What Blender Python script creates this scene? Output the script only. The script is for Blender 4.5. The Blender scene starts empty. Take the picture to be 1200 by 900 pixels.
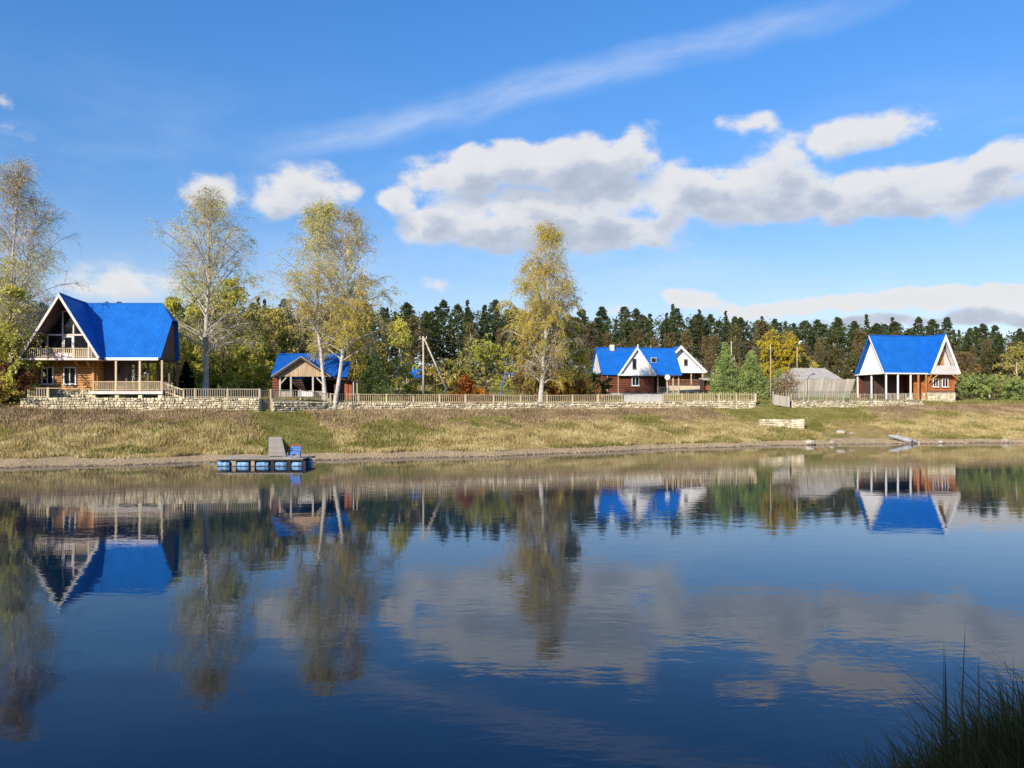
import bpy, math, random
import numpy as np
from mathutils import Vector, Matrix

# ------------------------------------------------------------------ scene, camera, light
scene = bpy.context.scene
COL = scene.collection
R = math.radians
F = 970.0            # focal length in photograph pixels (1200 wide)
HOR = 476.0          # row of the horizon
CZ = 3.8             # eye height above the river

cam_d = bpy.data.cameras.new('camera')
cam_d.sensor_width = 36.0
cam_d.lens = 36.0 * F / 1200.0
cam_d.shift_y = (HOR - 450.0) / 1200.0
cam_d.clip_start = 0.1
cam_d.clip_end = 6000
cam = bpy.data.objects.new('camera', cam_d)
cam.location = (0, 0, CZ)
cam.rotation_euler = (R(90), 0, 0)
COL.objects.link(cam)
scene.camera = cam

SUN_EL, SUN_AZ = 28.0, 213.0        # azimuth clockwise from +Y: behind the viewer, to the left
sd = Vector((math.sin(R(SUN_AZ)) * math.cos(R(SUN_EL)), math.cos(R(SUN_AZ)) * math.cos(R(SUN_EL)), math.sin(R(SUN_EL))))
sun_d = bpy.data.lights.new('sun', 'SUN')
sun_d.energy = 5.0
sun_d.angle = R(0.5)
sun_d.color = (1.0, 0.91, 0.78)
sun = bpy.data.objects.new('sun', sun_d)
sun.rotation_euler = (-sd).to_track_quat('-Z', 'Y').to_euler()
sun.location = (-40, -60, 60)
COL.objects.link(sun)

scene.view_settings.view_transform = 'Standard'
scene.view_settings.look = 'None'
scene.view_settings.exposure = 0.25
scene.view_settings.gamma = 1.0
scene.view_settings.use_curve_mapping = False
scene.cycles.max_bounces = 6
scene.cycles.diffuse_bounces = 2
scene.cycles.glossy_bounces = 3
scene.cycles.transparent_max_bounces = 8
scene.cycles.caustics_reflective = False
scene.cycles.caustics_refractive = False

class NT:
    """small helper that writes node maths"""
    def __init__(s, tree): s.t = tree
    def n(s, typ, **kw):
        nd = s.t.nodes.new(typ)
        for k, v in kw.items(): setattr(nd, k, v)
        return nd
    def put(s, sock, v):
        if hasattr(v, 'is_linked'): s.t.links.new(v, sock)
        else: sock.default_value = v
    def m(s, op, a, b=None, c=None, clamp=False):
        nd = s.n('ShaderNodeMath', operation=op); nd.use_clamp = clamp
        s.put(nd.inputs[0], a)
        if b is not None: s.put(nd.inputs[1], b)
        if c is not None: s.put(nd.inputs[2], c)
        return nd.outputs[0]
    def v(s, op, a, b=None, c=None, out=0):
        nd = s.n('ShaderNodeVectorMath', operation=op)
        s.put(nd.inputs[0], a)
        if b is not None: s.put(nd.inputs[1], b)
        if c is not None: s.put(nd.inputs[2], c)
        return nd.outputs[out]
    def noise(s, vec, scale, detail=3, rough=0.5, out=0, dist=0.0):
        nd = s.n('ShaderNodeTexNoise')
        if vec is not None: s.put(nd.inputs['Vector'], vec)
        nd.inputs['Scale'].default_value = scale
        nd.inputs['Detail'].default_value = detail
        nd.inputs['Roughness'].default_value = rough
        nd.inputs['Distortion'].default_value = dist
        return nd.outputs[out]
    def sstep(s, x, a, b, lo=0.0, hi=1.0):
        nd = s.n('ShaderNodeMapRange', interpolation_type='SMOOTHSTEP')
        s.put(nd.inputs[0], x)
        nd.inputs[1].default_value = a; nd.inputs[2].default_value = b
        nd.inputs[3].default_value = lo; nd.inputs[4].default_value = hi
        return nd.outputs[0]
    def mix(s, f, a, b):
        nd = s.n('ShaderNodeMix', data_type='RGBA')
        s.put(nd.inputs[0], f); s.put(nd.inputs[6], a); s.put(nd.inputs[7], b)
        return nd.outputs[2]
    def ramp(s, f, stops):
        nd = s.n('ShaderNodeValToRGB')
        cr = nd.color_ramp
        while len(cr.elements) < len(stops): cr.elements.new(0.5)
        for e, (p, c) in zip(cr.elements, stops): e.position = p; e.color = (*c, 1)
        s.put(nd.inputs[0], f)
        return nd.outputs[0]

# ------------------------------------------------------------------ sky with clouds
world = bpy.data.worlds.new('World')
scene.world = world
world.use_nodes = True
wt = world.node_tree
wt.nodes.clear()
W = NT(wt)
SKY_STRENGTH = 0.1
sky = W.n('ShaderNodeTexSky', sky_type='NISHITA')
sky.sun_disc = False
sky.sun_elevation = R(SUN_EL)
sky.sun_rotation = R(SUN_AZ)
sky.altitude = 100
sky.air_density = 1.0
sky.dust_density = 0.3
sky.ozone_density = 2.2

def ang(px, py):
    """direction of a point of the sky: azimuth and elevation, in tenths of a radian"""
    az = math.atan((px - 600) / F)
    el = math.atan((HOR - py) / F * math.cos(az))
    return az * 10, el * 10

gen = W.n('ShaderNodeTexCoord').outputs['Generated']
sp = W.n('ShaderNodeSeparateXYZ'); wt.links.new(gen, sp.inputs[0])
az = W.m('ARCTAN2', sp.outputs[0], sp.outputs[1])
el = W.m('ARCSINE', sp.outputs[2])
cb = W.n('ShaderNodeCombineXYZ')
wt.links.new(W.m('MULTIPLY', az, 10.0), cb.inputs[0]); wt.links.new(W.m('MULTIPLY', el, 10.0), cb.inputs[1])
C0 = cb.outputs[0]
# clouds: (centre and radii in photograph pixels, weight), in clusters with their bounds (x0, x1, y0, y1)
CLUSTERS = [
 ((436, 1330, 85, 348), [
  (545,205,95,34,1.0),(620,190,100,30,1.0),(690,190,90,36,1.0),(735,180,55,22,.8),(512,258,66,34,1.0),(600,262,120,36,1.0),(690,250,120,50,1.1),(745,275,85,26,.8),
  (745,156,34,22,.55),(463,233,29,19,.95),(810,222,75,38,1.0),(855,238,90,38,1.0),(915,198,58,46,1.15),(935,235,80,36,1.0),
  (1030,152,82,27,1.0),(1000,165,46,25,.9),(876,145,42,17,.75),(1045,222,62,36,1.0),(1005,242,50,26,.8),(1140,218,68,38,1.05),(1180,196,38,34,1.0),(1225,195,44,34,.9),(1110,240,50,24,.8),(515,333,42,13,.40)]),
 ((640, 1400, 316, 402), [
  (985,352,140,13,.8),(1090,349,120,14,.85),(1185,345,90,16,.95),(805,353,46,14,.9),(890,362,110,13,.7),(1120,372,150,11,.6),(1280,360,130,20,.9),(1010,374,70,9,.5),(720,358,40,9,.4)]),
 ((-90, 435, 80, 372), [
  (246,222,38,28,.95),(356,220,72,34,1.0),(322,236,40,24,.7),(130,322,110,26,.30),(120,340,160,20,.38),(200,280,140,40,.16),(20,152,60,14,.30),(2,115,20,15,.5)]),
]
SOFT = []
sepc = W.n('ShaderNodeSeparateXYZ'); wt.links.new(C0, sepc.inputs[0])
warp = W.v('SUBTRACT', W.noise(C0, 1.6, 2, 0.5, out=1), (0.5, 0.5, 0.5))
cw = W.v('MULTIPLY_ADD', warp, (0.5, 0.3, 0.0), C0)
fb = W.noise(W.v('MULTIPLY', C0, (1.0, 1.7, 1.0)), 3.0, 6, 0.62)
vor = W.n('ShaderNodeTexVoronoi', feature='SMOOTH_F1')
vor.inputs['Scale'].default_value = 2.3; vor.inputs['Smoothness'].default_value = 0.6
wt.links.new(W.v('MULTIPLY_ADD', W.v('SUBTRACT', W.noise(C0, 5.0, 2, 0.5, out=1), (0.5,) * 3), (0.22, 0.16, 0.0), W.v('MULTIPLY', C0, (1.0, 1.35, 0.0))), vor.inputs['Vector'])
bil = W.m('SUBTRACT', 0.42, vor.outputs['Distance'])
fb2 = W.m('ADD', W.m('MULTIPLY', W.m('SUBTRACT', fb, 0.5), 1.75), W.m('MULTIPLY', bil, 1.15))
CRAMP = [(0.0, (6.9, 6.9, 7.0)), (0.36, (6.1, 6.25, 6.6)), (0.64, (4.8, 5.2, 6.0)), (1.0, (3.8, 4.3, 5.25))]
def blob_sum(vec, blobs):
    tot = None
    for (bx, by, rx, ry, wgt) in blobs:
        a0, e0 = ang(bx, by)
        sx, sy = 97 / rx / 1.02, 97 / ry / 1.02
        d = W.v('MULTIPLY_ADD', vec, (sx, sy, 0), (-a0 * sx, -e0 * sy, 0))
        g = W.n('ShaderNodeTexGradient', gradient_type='SPHERICAL'); wt.links.new(d, g.inputs[0])
        tot = W.m('MULTIPLY', g.outputs['Fac'], wgt) if tot is None else W.m('MULTIPLY_ADD', g.outputs['Fac'], wgt, tot)
    tot = W.m('MINIMUM', tot, 1.15)
    return W.m('MULTIPLY', W.m('SUBTRACT', 2.3, tot), W.m('MULTIPLY', tot, 1.05))
def cloud_colour(t0, t1, base):
    """t0: amount of cloud here, t1: amount of cloud a little towards the light"""
    tex = W.m('MULTIPLY', fb2, W.m('MINIMUM', W.m('MULTIPLY', t0, 1.6), 1.0))
    d0 = W.m('ADD', W.m('SUBTRACT', t0, 0.38), tex)
    d1 = W.m('MULTIPLY_ADD', tex, 0.70, W.m('SUBTRACT', t1, 0.38))
    a = W.m('MULTIPLY', W.sstep(d0, -0.20, 0.62), 0.95)
    sh = W.m('MULTIPLY_ADD', W.sstep(d1, 0.05, 1.35), 0.9, W.m('MULTIPLY', W.sstep(d0, 0.4, 1.7), 0.15), clamp=True)
    return W.mix(a, base, W.ramp(sh, CRAMP))
# thin streak of high cloud
(ax, ay), (bx_, by_) = ang(300, 186), ang(1010, -4)
L = math.hypot(bx_ - ax, by_ - ay); ux, uy = (bx_ - ax) / L, (by_ - ay) / L
wv = W.v('MULTIPLY_ADD', W.v('SUBTRACT', W.noise(C0, 0.5, 3, 0.5, out=1), (0.5,) * 3), (0.4, 0.5, 0), C0)
dl = W.v('SUBTRACT', wv, (ax, ay, 0))
along = W.v('DOT_PRODUCT', dl, (ux, uy, 0), out=1)
across = W.m('SUBTRACT', W.v('DOT_PRODUCT', dl, (-uy, ux, 0), out=1), W.m('MULTIPLY', W.m('SINE', W.m('MULTIPLY', along, math.pi / L)), 0.20))
cbs = W.n('ShaderNodeCombineXYZ'); wt.links.new(along, cbs.inputs[0]); wt.links.new(W.m('MULTIPLY', across, 5.0), cbs.inputs[1])
stn = W.noise(cbs.outputs[0], 0.9, 6, 0.6)
core = W.m('MULTIPLY', W.sstep(W.m('ABSOLUTE', across), 0.26, 0.0), W.m('MULTIPLY', W.sstep(along, -0.4, 1.0), W.sstep(along, 8.5, 5.0, 0.25, 1.0)))
streak = W.m('MULTIPLY', core, W.sstep(stn, 0.25, 0.72, 0.10, 0.34))
veil = W.m('MULTIPLY', W.sstep(W.noise(W.v('MULTIPLY', C0, (0.35, 0.9, 0)), 0.8, 5, 0.6), 0.42, 0.8), W.sstep(W.m('ABSOLUTE', W.m('SUBTRACT', W.m('MULTIPLY', el, 10.0), 1.6)), 2.4, 0.0, 0.0, 0.55))
hs = W.n('ShaderNodeHueSaturation'); hs.inputs['Saturation'].default_value = 1.34
wt.links.new(sky.outputs[0], hs.inputs['Color'])
hs.inputs['Value'].default_value = 1.1
wt.links.new(W.sstep(el, 0.0, 0.5, 1.08, 1.72), hs.inputs['Value'])
skyc = W.mix(veil, W.v('MULTIPLY', hs.outputs[0], (1.02, 0.905, 1.0)), (6.6, 7.5, 8.6, 1))
skyc = W.mix(W.sstep(el, 0.26, 0.0, 0.0, 0.42), skyc, (5.9, 7.0, 8.3, 1))
skyc = W.mix(streak, skyc, (7.4, 7.9, 8.6, 1))
def backg(colour):
    b = W.n('ShaderNodeBackground'); b.inputs['Strength'].default_value = SKY_STRENGTH
    wt.links.new(colour, b.inputs['Color'])
    return b.outputs[0]
def choose(fac, a, b):
    mx = W.n('ShaderNodeMixShader'); wt.links.new(fac, mx.inputs[0]); wt.links.new(a, mx.inputs[1]); wt.links.new(b, mx.inputs[2])
    return mx.outputs[0]
cur = backg(skyc)
for (x0, x1, y0, y1), blobs in CLUSTERS:
    b = blob_sum(cw, blobs)
    b1 = blob_sum(W.v('ADD', cw, (-0.05, 0.22, 0)), blobs)
    sh = backg(cloud_colour(b, b1, skyc))
    a0, a1 = ang(x0, 450)[0], ang(x1, 450)[0]
    e0, e1 = ang(600, y1)[1] - 0.35, ang(600, y0)[1]
    inb = W.m('MULTIPLY', W.m('LESS_THAN', W.m('ABSOLUTE', W.m('SUBTRACT', sepc.outputs[0], (a0 + a1) / 2)), (a1 - a0) / 2),
              W.m('LESS_THAN', W.m('ABSOLUTE', W.m('SUBTRACT', sepc.outputs[1], (e0 + e1) / 2)), (e1 - e0) / 2))
    cur = choose(inb, cur, sh)
# scattered clouds of the same kind over the rest of the sky
far = W.m('MAXIMUM', W.sstep(W.m('ABSOLUTE', sepc.outputs[0]), 7.0, 10.0), W.sstep(sepc.outputs[1], 5.6, 8.0))
def rest(vec): return W.m('MULTIPLY', W.sstep(W.noise(W.v('MULTIPLY', vec, (0.22, 0.5, 0)), 1.0, 2, 0.5), 0.52, 0.72, 0.0, 1.4), far)
sh = backg(cloud_colour(rest(cw), rest(W.v('ADD', cw, (-0.06, 0.2, 0))), skyc))
cur = choose(W.m('GREATER_THAN', far, 0.001), cur, sh)
wo = W.n('ShaderNodeOutputWorld'); wt.links.new(cur, wo.inputs['Surface'])
world.cycles.sampling_method = 'MANUAL'
world.cycles.sample_map_resolution = 512

# ------------------------------------------------------------------ helpers: objects and labels
rng = np.random.default_rng(7)
random.seed(7)

def tag(o, label=None, cat=None, group=None, kind=None):
    if label: o['label'] = label
    if cat: o['category'] = cat
    if group: o['group'] = group
    if kind: o['kind'] = kind
    return o

def link(name, mesh, parent=None, loc=None, rz=0.0):
    o = bpy.data.objects.new(name, mesh)
    COL.objects.link(o)
    if parent is not None: o.parent = parent
    if loc is not None: o.location = loc
    if rz: o.rotation_euler = (0, 0, rz)
    return o

def empty(name, loc, rz=0.0):
    o = bpy.data.objects.new(name, None)
    o.empty_display_size = 0.5
    COL.objects.link(o)
    o.location = loc
    o.rotation_euler = (0, 0, rz)
    return o

def np_mesh(name, verts, faces, mat=None, mats=None, midx=None, smooth=False, uv=None):
    """verts (n,3); faces (m,k) all of one size, or a list of such arrays"""
    me = bpy.data.meshes.new(name)
    fl = faces if isinstance(faces, list) else [faces]
    fl = [np.asarray(f, dtype=np.int32) for f in fl if len(f)]
    verts = np.asarray(verts, dtype=np.float32)
    me.vertices.add(len(verts)); me.vertices.foreach_set('co', verts.ravel())
    loops = np.concatenate([f.ravel() for f in fl])
    sizes = np.concatenate([np.full(len(f), f.shape[1], dtype=np.int32) for f in fl])
    starts = np.concatenate([[0], np.cumsum(sizes)[:-1]]).astype(np.int32)
    me.loops.add(len(loops)); me.loops.foreach_set('vertex_index', loops)
    me.polygons.add(len(sizes)); me.polygons.foreach_set('loop_start', starts); me.polygons.foreach_set('loop_total', sizes)
    for m in (mats or ([mat] if mat else [])): me.materials.append(m)
    if midx is not None: me.polygons.foreach_set('material_index', np.asarray(midx, dtype=np.int32))
    if smooth: me.polygons.foreach_set('use_smooth', np.ones(len(sizes), dtype=bool))
    if uv is not None:
        l = me.uv_layers.new(name='UVMap'); l.data.foreach_set('uv', np.asarray(uv, dtype=np.float32)[loops].ravel())
    me.update(calc_edges=True)
    me.validate()
    return me

class MB:
    """collects boxes, prisms and tubes into one mesh"""
    def __init__(s): s.v = []; s.f = []; s.uv = {}
    def add(s, vs, fs):
        b = len(s.v); s.v += [tuple(v) for v in vs]; s.f += [tuple(i + b for i in f) for f in fs]
        return b
    def box(s, x0, x1, y0, y1, z0, z1):
        s.add([(x0,y0,z0),(x1,y0,z0),(x1,y1,z0),(x0,y1,z0),(x0,y0,z1),(x1,y0,z1),(x1,y1,z1),(x0,y1,z1)],
              [(0,3,2,1),(4,5,6,7),(0,1,5,4),(1,2,6,5),(2,3,7,6),(3,0,4,7)])
        return s
    def prism(s, pts, off):
        """polygon pts (3d, planar), extruded by the vector off"""
        n = len(pts); pts = [Vector(p) for p in pts]; off = Vector(off)
        vs = pts + [p + off for p in pts]
        fs = [tuple(range(n)), tuple(range(2 * n - 1, n - 1, -1))] + [(i, i + n, (i + 1) % n + n, (i + 1) % n) for i in range(n)]
        nrm = sum(((pts[i] - pts[0]).cross(pts[(i + 1) % n] - pts[0]) for i in range(1, n - 1)), Vector())
        if nrm.dot(off) > 0: fs = [tuple(reversed(f)) for f in fs]
        s.add(vs, fs)
        return s
    def slab(s, pts, t):
        """roof sheet: polygon thickened downwards along its normal; uv in metres along the eave / up the slope"""
        pts = [Vector(p) for p in pts]; n = len(pts)
        nrm = sum(((pts[i] - pts[0]).cross(pts[(i + 1) % n] - pts[0]) for i in range(1, n - 1)), Vector()).normalized()
        if nrm.z < 0: nrm = -nrm
        b = len(s.v)
        s.prism(pts, -nrm * t)
        e = Vector((0, 0, 1)).cross(nrm).normalized(); up = nrm.cross(e)
        for i in range(b, len(s.v)):
            p = Vector(s.v[i]); s.uv[i] = (p.dot(e), p.dot(up))
        return s
    def tube(s, pts, r, n=8, cap=True):
        pts = [Vector(p) for p in pts]
        rs = r if isinstance(r, (list, tuple)) else [r] * len(pts)
        rings = []
        for i, p in enumerate(pts):
            t = (pts[min(i + 1, len(pts) - 1)] - pts[max(i - 1, 0)]).normalized()
            a = t.cross(Vector((0, 0, 1)) if abs(t.z) < 0.9 else Vector((1, 0, 0))).normalized(); b2 = t.cross(a)
            rings.append([p + (a * math.cos(2 * math.pi * k / n) + b2 * math.sin(2 * math.pi * k / n)) * rs[i] for k in range(n)])
        vs = [v for g in rings for v in g]; fs = []
        for i in range(len(pts) - 1):
            for k in range(n):
                fs.append((i * n + k, i * n + (k + 1) % n, (i + 1) * n + (k + 1) % n, (i + 1) * n + k))
        if cap:
            fs.append(tuple(range(n - 1, -1, -1))); fs.append(tuple((len(pts) - 1) * n + k for k in range(n)))
        s.add(vs, fs)
        return s
    def bar(s, a, b, w, h=None):
        """square beam from a to b"""
        h = h or w
        a, b = Vector(a), Vector(b); t = (b - a).normalized()
        u = t.cross(Vector((0, 0, 1)) if abs(t.z) < 0.95 else Vector((0, 1, 0))).normalized(); v = u.cross(t)
        q = [(-w / 2, -h / 2), (w / 2, -h / 2), (w / 2, h / 2), (-w / 2, h / 2)]
        vs = [a + u * x + v * y for x, y in q] + [b + u * x + v * y for x, y in q]
        s.add(vs, [(0,1,2,3),(7,6,5,4),(0,4,5,1),(1,5,6,2),(2,6,7,3),(3,7,4,0)])
        return s
    def mesh(s, name, mat, smooth=False):
        me = bpy.data.meshes.new(name); me.from_pydata(s.v, [], s.f); me.materials.append(mat)
        if s.uv:
            l = me.uv_layers.new(name='UVMap')
            for lp in me.loops: l.data[lp.index].uv = s.uv.get(lp.vertex_index, (0, 0))
        if smooth:
            for p in me.polygons: p.use_smooth = len(p.vertices) == 4
        me.update()
        return me
    def build(s, name, mat, parent=None, loc=None, rz=0.0, smooth=False):
        return link(name, s.mesh(name, mat, smooth), parent, loc, rz)

# ------------------------------------------------------------------ materials
MATS = {}
def mat(name, col, rough=0.7, var=0.25, scale=3.0, stretch=(1, 1, 1), bump=0.0, bscale=20.0, spec=0.3, islands=0.0, hue=None, metal=0.0, objrand=0.0):
    """principled with a noise-varied colour; hue: a second colour that the noise mixes in"""
    m = bpy.data.materials.new(name); m.use_nodes = True
    t = m.node_tree; t.nodes.clear(); N = NT(t)
    co = N.n('ShaderNodeTexCoord').outputs['Object']
    co = N.v('MULTIPLY', co, stretch)
    f = N.noise(co, scale, 5, 0.6)
    c0 = tuple(x * (1 - var) for x in col); c1 = tuple(min(1, x * (1 + var)) for x in (hue or col))
    colr = N.ramp(f, [(0.28, c0), (0.72, c1)])
    if islands:
        g = N.n('ShaderNodeNewGeometry').outputs['Random Per Island']
        colr = N.v('SCALE', colr, None); 
        nd = colr.node; N.put(nd.inputs['Scale'], N.m('MULTIPLY_ADD', g, 2 * islands, 1 - islands))
    if objrand:
        g = N.n('ShaderNodeObjectInfo').outputs['Random']
        colr = N.v('SCALE', colr, None)
        nd = colr.node; N.put(nd.inputs['Scale'], N.m('MULTIPLY_ADD', g, 2 * objrand, 1 - objrand))
    p = N.n('ShaderNodeBsdfPrincipled'); N.put(p.inputs['Base Color'], colr)
    p.inputs['Roughness'].default_value = rough
    p.inputs['Specular IOR Level'].default_value = spec
    p.inputs['Metallic'].default_value = metal
    if bump:
        b = N.n('ShaderNodeBump'); b.inputs['Strength'].default_value = 1.0; b.inputs['Distance'].default_value = bump
        N.put(b.inputs['Height'], N.noise(co, bscale, 4, 0.6)); t.links.new(b.outputs[0], p.inputs['Normal'])
    o = N.n('ShaderNodeOutputMaterial'); t.links.new(p.outputs[0], o.inputs[0])
    MATS[name] = m
    return m

def leaf_mat(name, stops, trans=0.42, patch=0.5, pscale=0.25, objrand=0.0):
    """leaves: colour by leaf and by patch of crown, some light coming through"""
    m = bpy.data.materials.new(name); m.use_nodes = True
    t = m.node_tree; t.nodes.clear(); N = NT(t)
    g = N.n('ShaderNodeNewGeometry').outputs['Random Per Island']
    co = N.n('ShaderNodeTexCoord').outputs['Object']
    f = N.noise(co, pscale, 3, 0.6)
    f = N.sstep(f, 0.3, 0.7)
    f = N.m('ADD', N.m('MULTIPLY', f, patch), N.m('MULTIPLY', g, 1 - patch))
    if objrand:
        ri = N.n('ShaderNodeObjectInfo').outputs['Random']
        f = N.m('ADD', f, N.m('MULTIPLY_ADD', ri, objrand * 2, -objrand), clamp=True)
    colr = N.ramp(f, stops)
    d = N.n('ShaderNodeBsdfDiffuse'); N.put(d.inputs[0], colr)
    tr = N.n('ShaderNodeBsdfTranslucent'); N.put(tr.inputs[0], colr)
    mx = N.n('ShaderNodeMixShader'); mx.inputs[0].default_value = trans
    t.links.new(d.outputs[0], mx.inputs[1]); t.links.new(tr.outputs[0], mx.inputs[2])
    o = N.n('ShaderNodeOutputMaterial'); t.links.new(mx.outputs[0], o.inputs[0])
    return m

def roof_mat(name, col, pitch=0.22, rough=0.45):
    m = bpy.data.materials.new(name); m.use_nodes = True
    t = m.node_tree; t.nodes.clear(); N = NT(t)
    uv = N.n('ShaderNodeUVMap').outputs[0]
    sp = N.n('ShaderNodeSeparateXYZ'); t.links.new(uv, sp.inputs[0])
    wave = N.m('ABSOLUTE', N.m('SINE', N.m('MULTIPLY', sp.outputs[0], math.pi / pitch)))
    step = N.m('FRACT', N.m('MULTIPLY', sp.outputs[1], 1 / 0.35))
    f = N.noise(uv, 0.8, 5, 0.65)
    fade = N.ramp(f, [(0.3, tuple(x * 0.82 for x in col)), (0.7, tuple(min(1, x * 1.15 + 0.004) for x in col))])
    seam = N.m('LESS_THAN', N.m('FRACT', N.m('DIVIDE', sp.outputs[0], pitch * 5)), 0.035)
    grime = N.sstep(N.noise(N.v('MULTIPLY', uv, (3.0, 0.35, 1)), 1.0, 4, 0.6), 0.45, 0.8, 0.0, 0.22)
    fade = N.mix(N.m('ADD', N.m('MULTIPLY', seam, 0.35), grime), fade, tuple(x * 0.45 + 0.02 for x in col) + (1,))
    p = N.n('ShaderNodeBsdfPrincipled'); N.put(p.inputs['Base Color'], fade)
    p.inputs['Roughness'].default_value = rough; p.inputs['Specular IOR Level'].default_value = 0.25
    b = N.n('ShaderNodeBump'); b.inputs['Distance'].default_value = 0.035; b.inputs['Strength'].default_value = 1.0
    N.put(b.inputs['Height'], N.m('ADD', wave, N.m('MULTIPLY', step, 0.25)))
    t.links.new(b.outputs[0], p.inputs['Normal'])
    o = N.n('ShaderNodeOutputMaterial'); t.links.new(p.outputs[0], o.inputs[0])
    return m

M_ROOF = roof_mat('blue_metal_roof', (0.006, 0.138, 0.52))
M_ROOF_DARK = roof_mat('deep_blue_metal_roof', (0.005, 0.098, 0.42))
M_ROOF_GREY = roof_mat('grey_slate_roof', (0.42, 0.40, 0.35), 0.18, 0.8)
M_LOG = mat('golden_log', (0.50, 0.235, 0.075), 0.6, 0.3, 1.2, (0.3, 1, 3), 0.006, 12, hue=(0.56, 0.30, 0.11), objrand=0.18)
M_LOG_RED = mat('red_log', (0.48, 0.17, 0.06), 0.6, 0.3, 1.2, (0.3, 1, 3), 0.006, 12, objrand=0.15)
M_LOG_BROWN = mat('brown_log', (0.175, 0.058, 0.034), 0.65, 0.3, 1.2, (0.3, 1, 3), 0.006, 12, objrand=0.15)
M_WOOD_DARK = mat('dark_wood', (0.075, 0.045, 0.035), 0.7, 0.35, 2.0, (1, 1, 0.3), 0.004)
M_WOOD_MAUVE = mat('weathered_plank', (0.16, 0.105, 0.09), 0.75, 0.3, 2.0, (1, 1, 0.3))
M_CREAM = mat('cream_wood', (0.60, 0.47, 0.30), 0.6, 0.22, 3.0, objrand=0.12)
M_PALE = mat('pale_weathered_wood', (0.46, 0.39, 0.28), 0.75, 0.25, 3.0, (1, 1, 0.4), objrand=0.2)
M_GREYWOOD = mat('grey_weathered_wood', (0.44, 0.39, 0.32), 0.8, 0.25, 1.5, (1, 1, 0.25), 0.003, objrand=0.14)
M_TANWOOD = mat('tan_board', (0.46, 0.33, 0.20), 0.75, 0.25, 2.0, (1, 1, 0.25), objrand=0.15)
M_WHITE = mat('white_paint', (0.80, 0.79, 0.77), 0.5, 0.05, 1.0)
M_OFFWHITE = mat('off_white_board', (0.66, 0.62, 0.57), 0.6, 0.14, 1.0, objrand=0.08)
M_PINKWHITE = mat('pinkish_white_trim', (0.72, 0.60, 0.54), 0.6, 0.1, 1.0)
M_GLASS = mat('dark_glass', (0.012, 0.014, 0.018), 0.06, 0.2, 1.0, spec=0.5)
M_STONE = mat('pale_limestone', (0.64, 0.55, 0.36), 0.9, 0.3, 2.0, (1, 1, 1), 0.02, 8, islands=0.32, hue=(0.72, 0.63, 0.44))
M_MORTAR = mat('mortar', (0.44, 0.38, 0.27), 0.95, 0.3, 2.0, bump=0.02)
M_CONCRETE = mat('grey_concrete', (0.42, 0.40, 0.36), 0.9, 0.2, 1.0, bump=0.01)
M_BLUEPAINT = mat('blue_paint', (0.03, 0.14, 0.55), 0.5, 0.2, 3.0)
M_BARREL = mat('blue_plastic_barrel', (0.08, 0.21, 0.48), 0.5, 0.3, 4.0, hue=(0.20, 0.37, 0.58), spec=0.4, objrand=0.22)
M_BLACK = mat('dark_tarred_wood', (0.02, 0.02, 0.024), 0.6, 0.3, 3.0)
M_STEEL = mat('grey_steel', (0.35, 0.36, 0.38), 0.4, 0.1, 3.0, metal=0.6)
M_RUST = mat('rusty_red_brick', (0.32, 0.09, 0.045), 0.8, 0.3, 4.0)
M_WIRE = mat('wire', (0.16, 0.16, 0.16), 0.6, 0.1)
M_BIRCH = mat('birch_bark', (0.40, 0.37, 0.32), 0.8, 0.3, 1.6, (1.5, 1.5, 4.0), 0.01, 6, hue=(0.56, 0.52, 0.46))
M_BARK = mat('brown_bark', (0.13, 0.095, 0.07), 0.9, 0.35, 2.0, (1, 1, 0.3), 0.03, 6)
M_PINEBARK = mat('pine_bark', (0.21, 0.13, 0.085), 0.9, 0.35, 1.5, (1, 1, 0.3))
M_TWIG = mat('birch_twig', (0.42, 0.35, 0.30), 0.8, 0.3, 0.4)
M_TWIGB = mat('brown_twig', (0.155, 0.115, 0.08), 0.8, 0.3, 0.4)
M_DRIFT = mat('driftwood', (0.36, 0.35, 0.36), 0.85, 0.3, 3.0, (0.4, 1, 1), 0.02, 10)
YEL = (0.42, 0.29, 0.045); GOLD = (0.47, 0.29, 0.04); OLI = (0.22, 0.21, 0.05); LIME = (0.30, 0.29, 0.05); BRN = (0.24, 0.13, 0.045)
L_BIRCH = leaf_mat('birch_leaf', [(0.0, (0.420, 0.468, 0.133)), (0.45, (0.753, 0.688, 0.187)), (1.0, (0.900, 0.855, 0.321))])
L_BIRCHG = leaf_mat('golden_birch_leaf', [(0.0, (0.409, 0.377, 0.075)), (0.5, (0.713, 0.576, 0.109)), (1.0, (0.900, 0.755, 0.151))])
L_WILLOW = leaf_mat('willow_leaf', [(0.0, (0.316, 0.336, 0.073)), (0.5, (0.655, 0.624, 0.130)), (1.0, (0.900, 0.817, 0.205))], objrand=0.12)
L_BROWN = leaf_mat('brown_leaf', [(0.0, (0.189, 0.130, 0.050)), (0.5, (0.348, 0.229, 0.085)), (1.0, (0.509, 0.336, 0.118))], objrand=0.12)
L_YELLOW = leaf_mat('yellow_leaf', [(0.0, (0.380, 0.316, 0.037)), (0.5, (0.632, 0.506, 0.057)), (1.0, (0.784, 0.607, 0.101))])
L_RED = leaf_mat('rust_red_leaf', [(0.0, (0.491, 0.182, 0.054)), (0.5, (0.900, 0.367, 0.085)), (1.0, (0.900, 0.611, 0.127))])
L_MAROON = leaf_mat('maroon_leaf', [(0.0, (0.132, 0.060, 0.042)), (0.5, (0.240, 0.108, 0.060)), (1.0, (0.360, 0.180, 0.084))])
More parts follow.
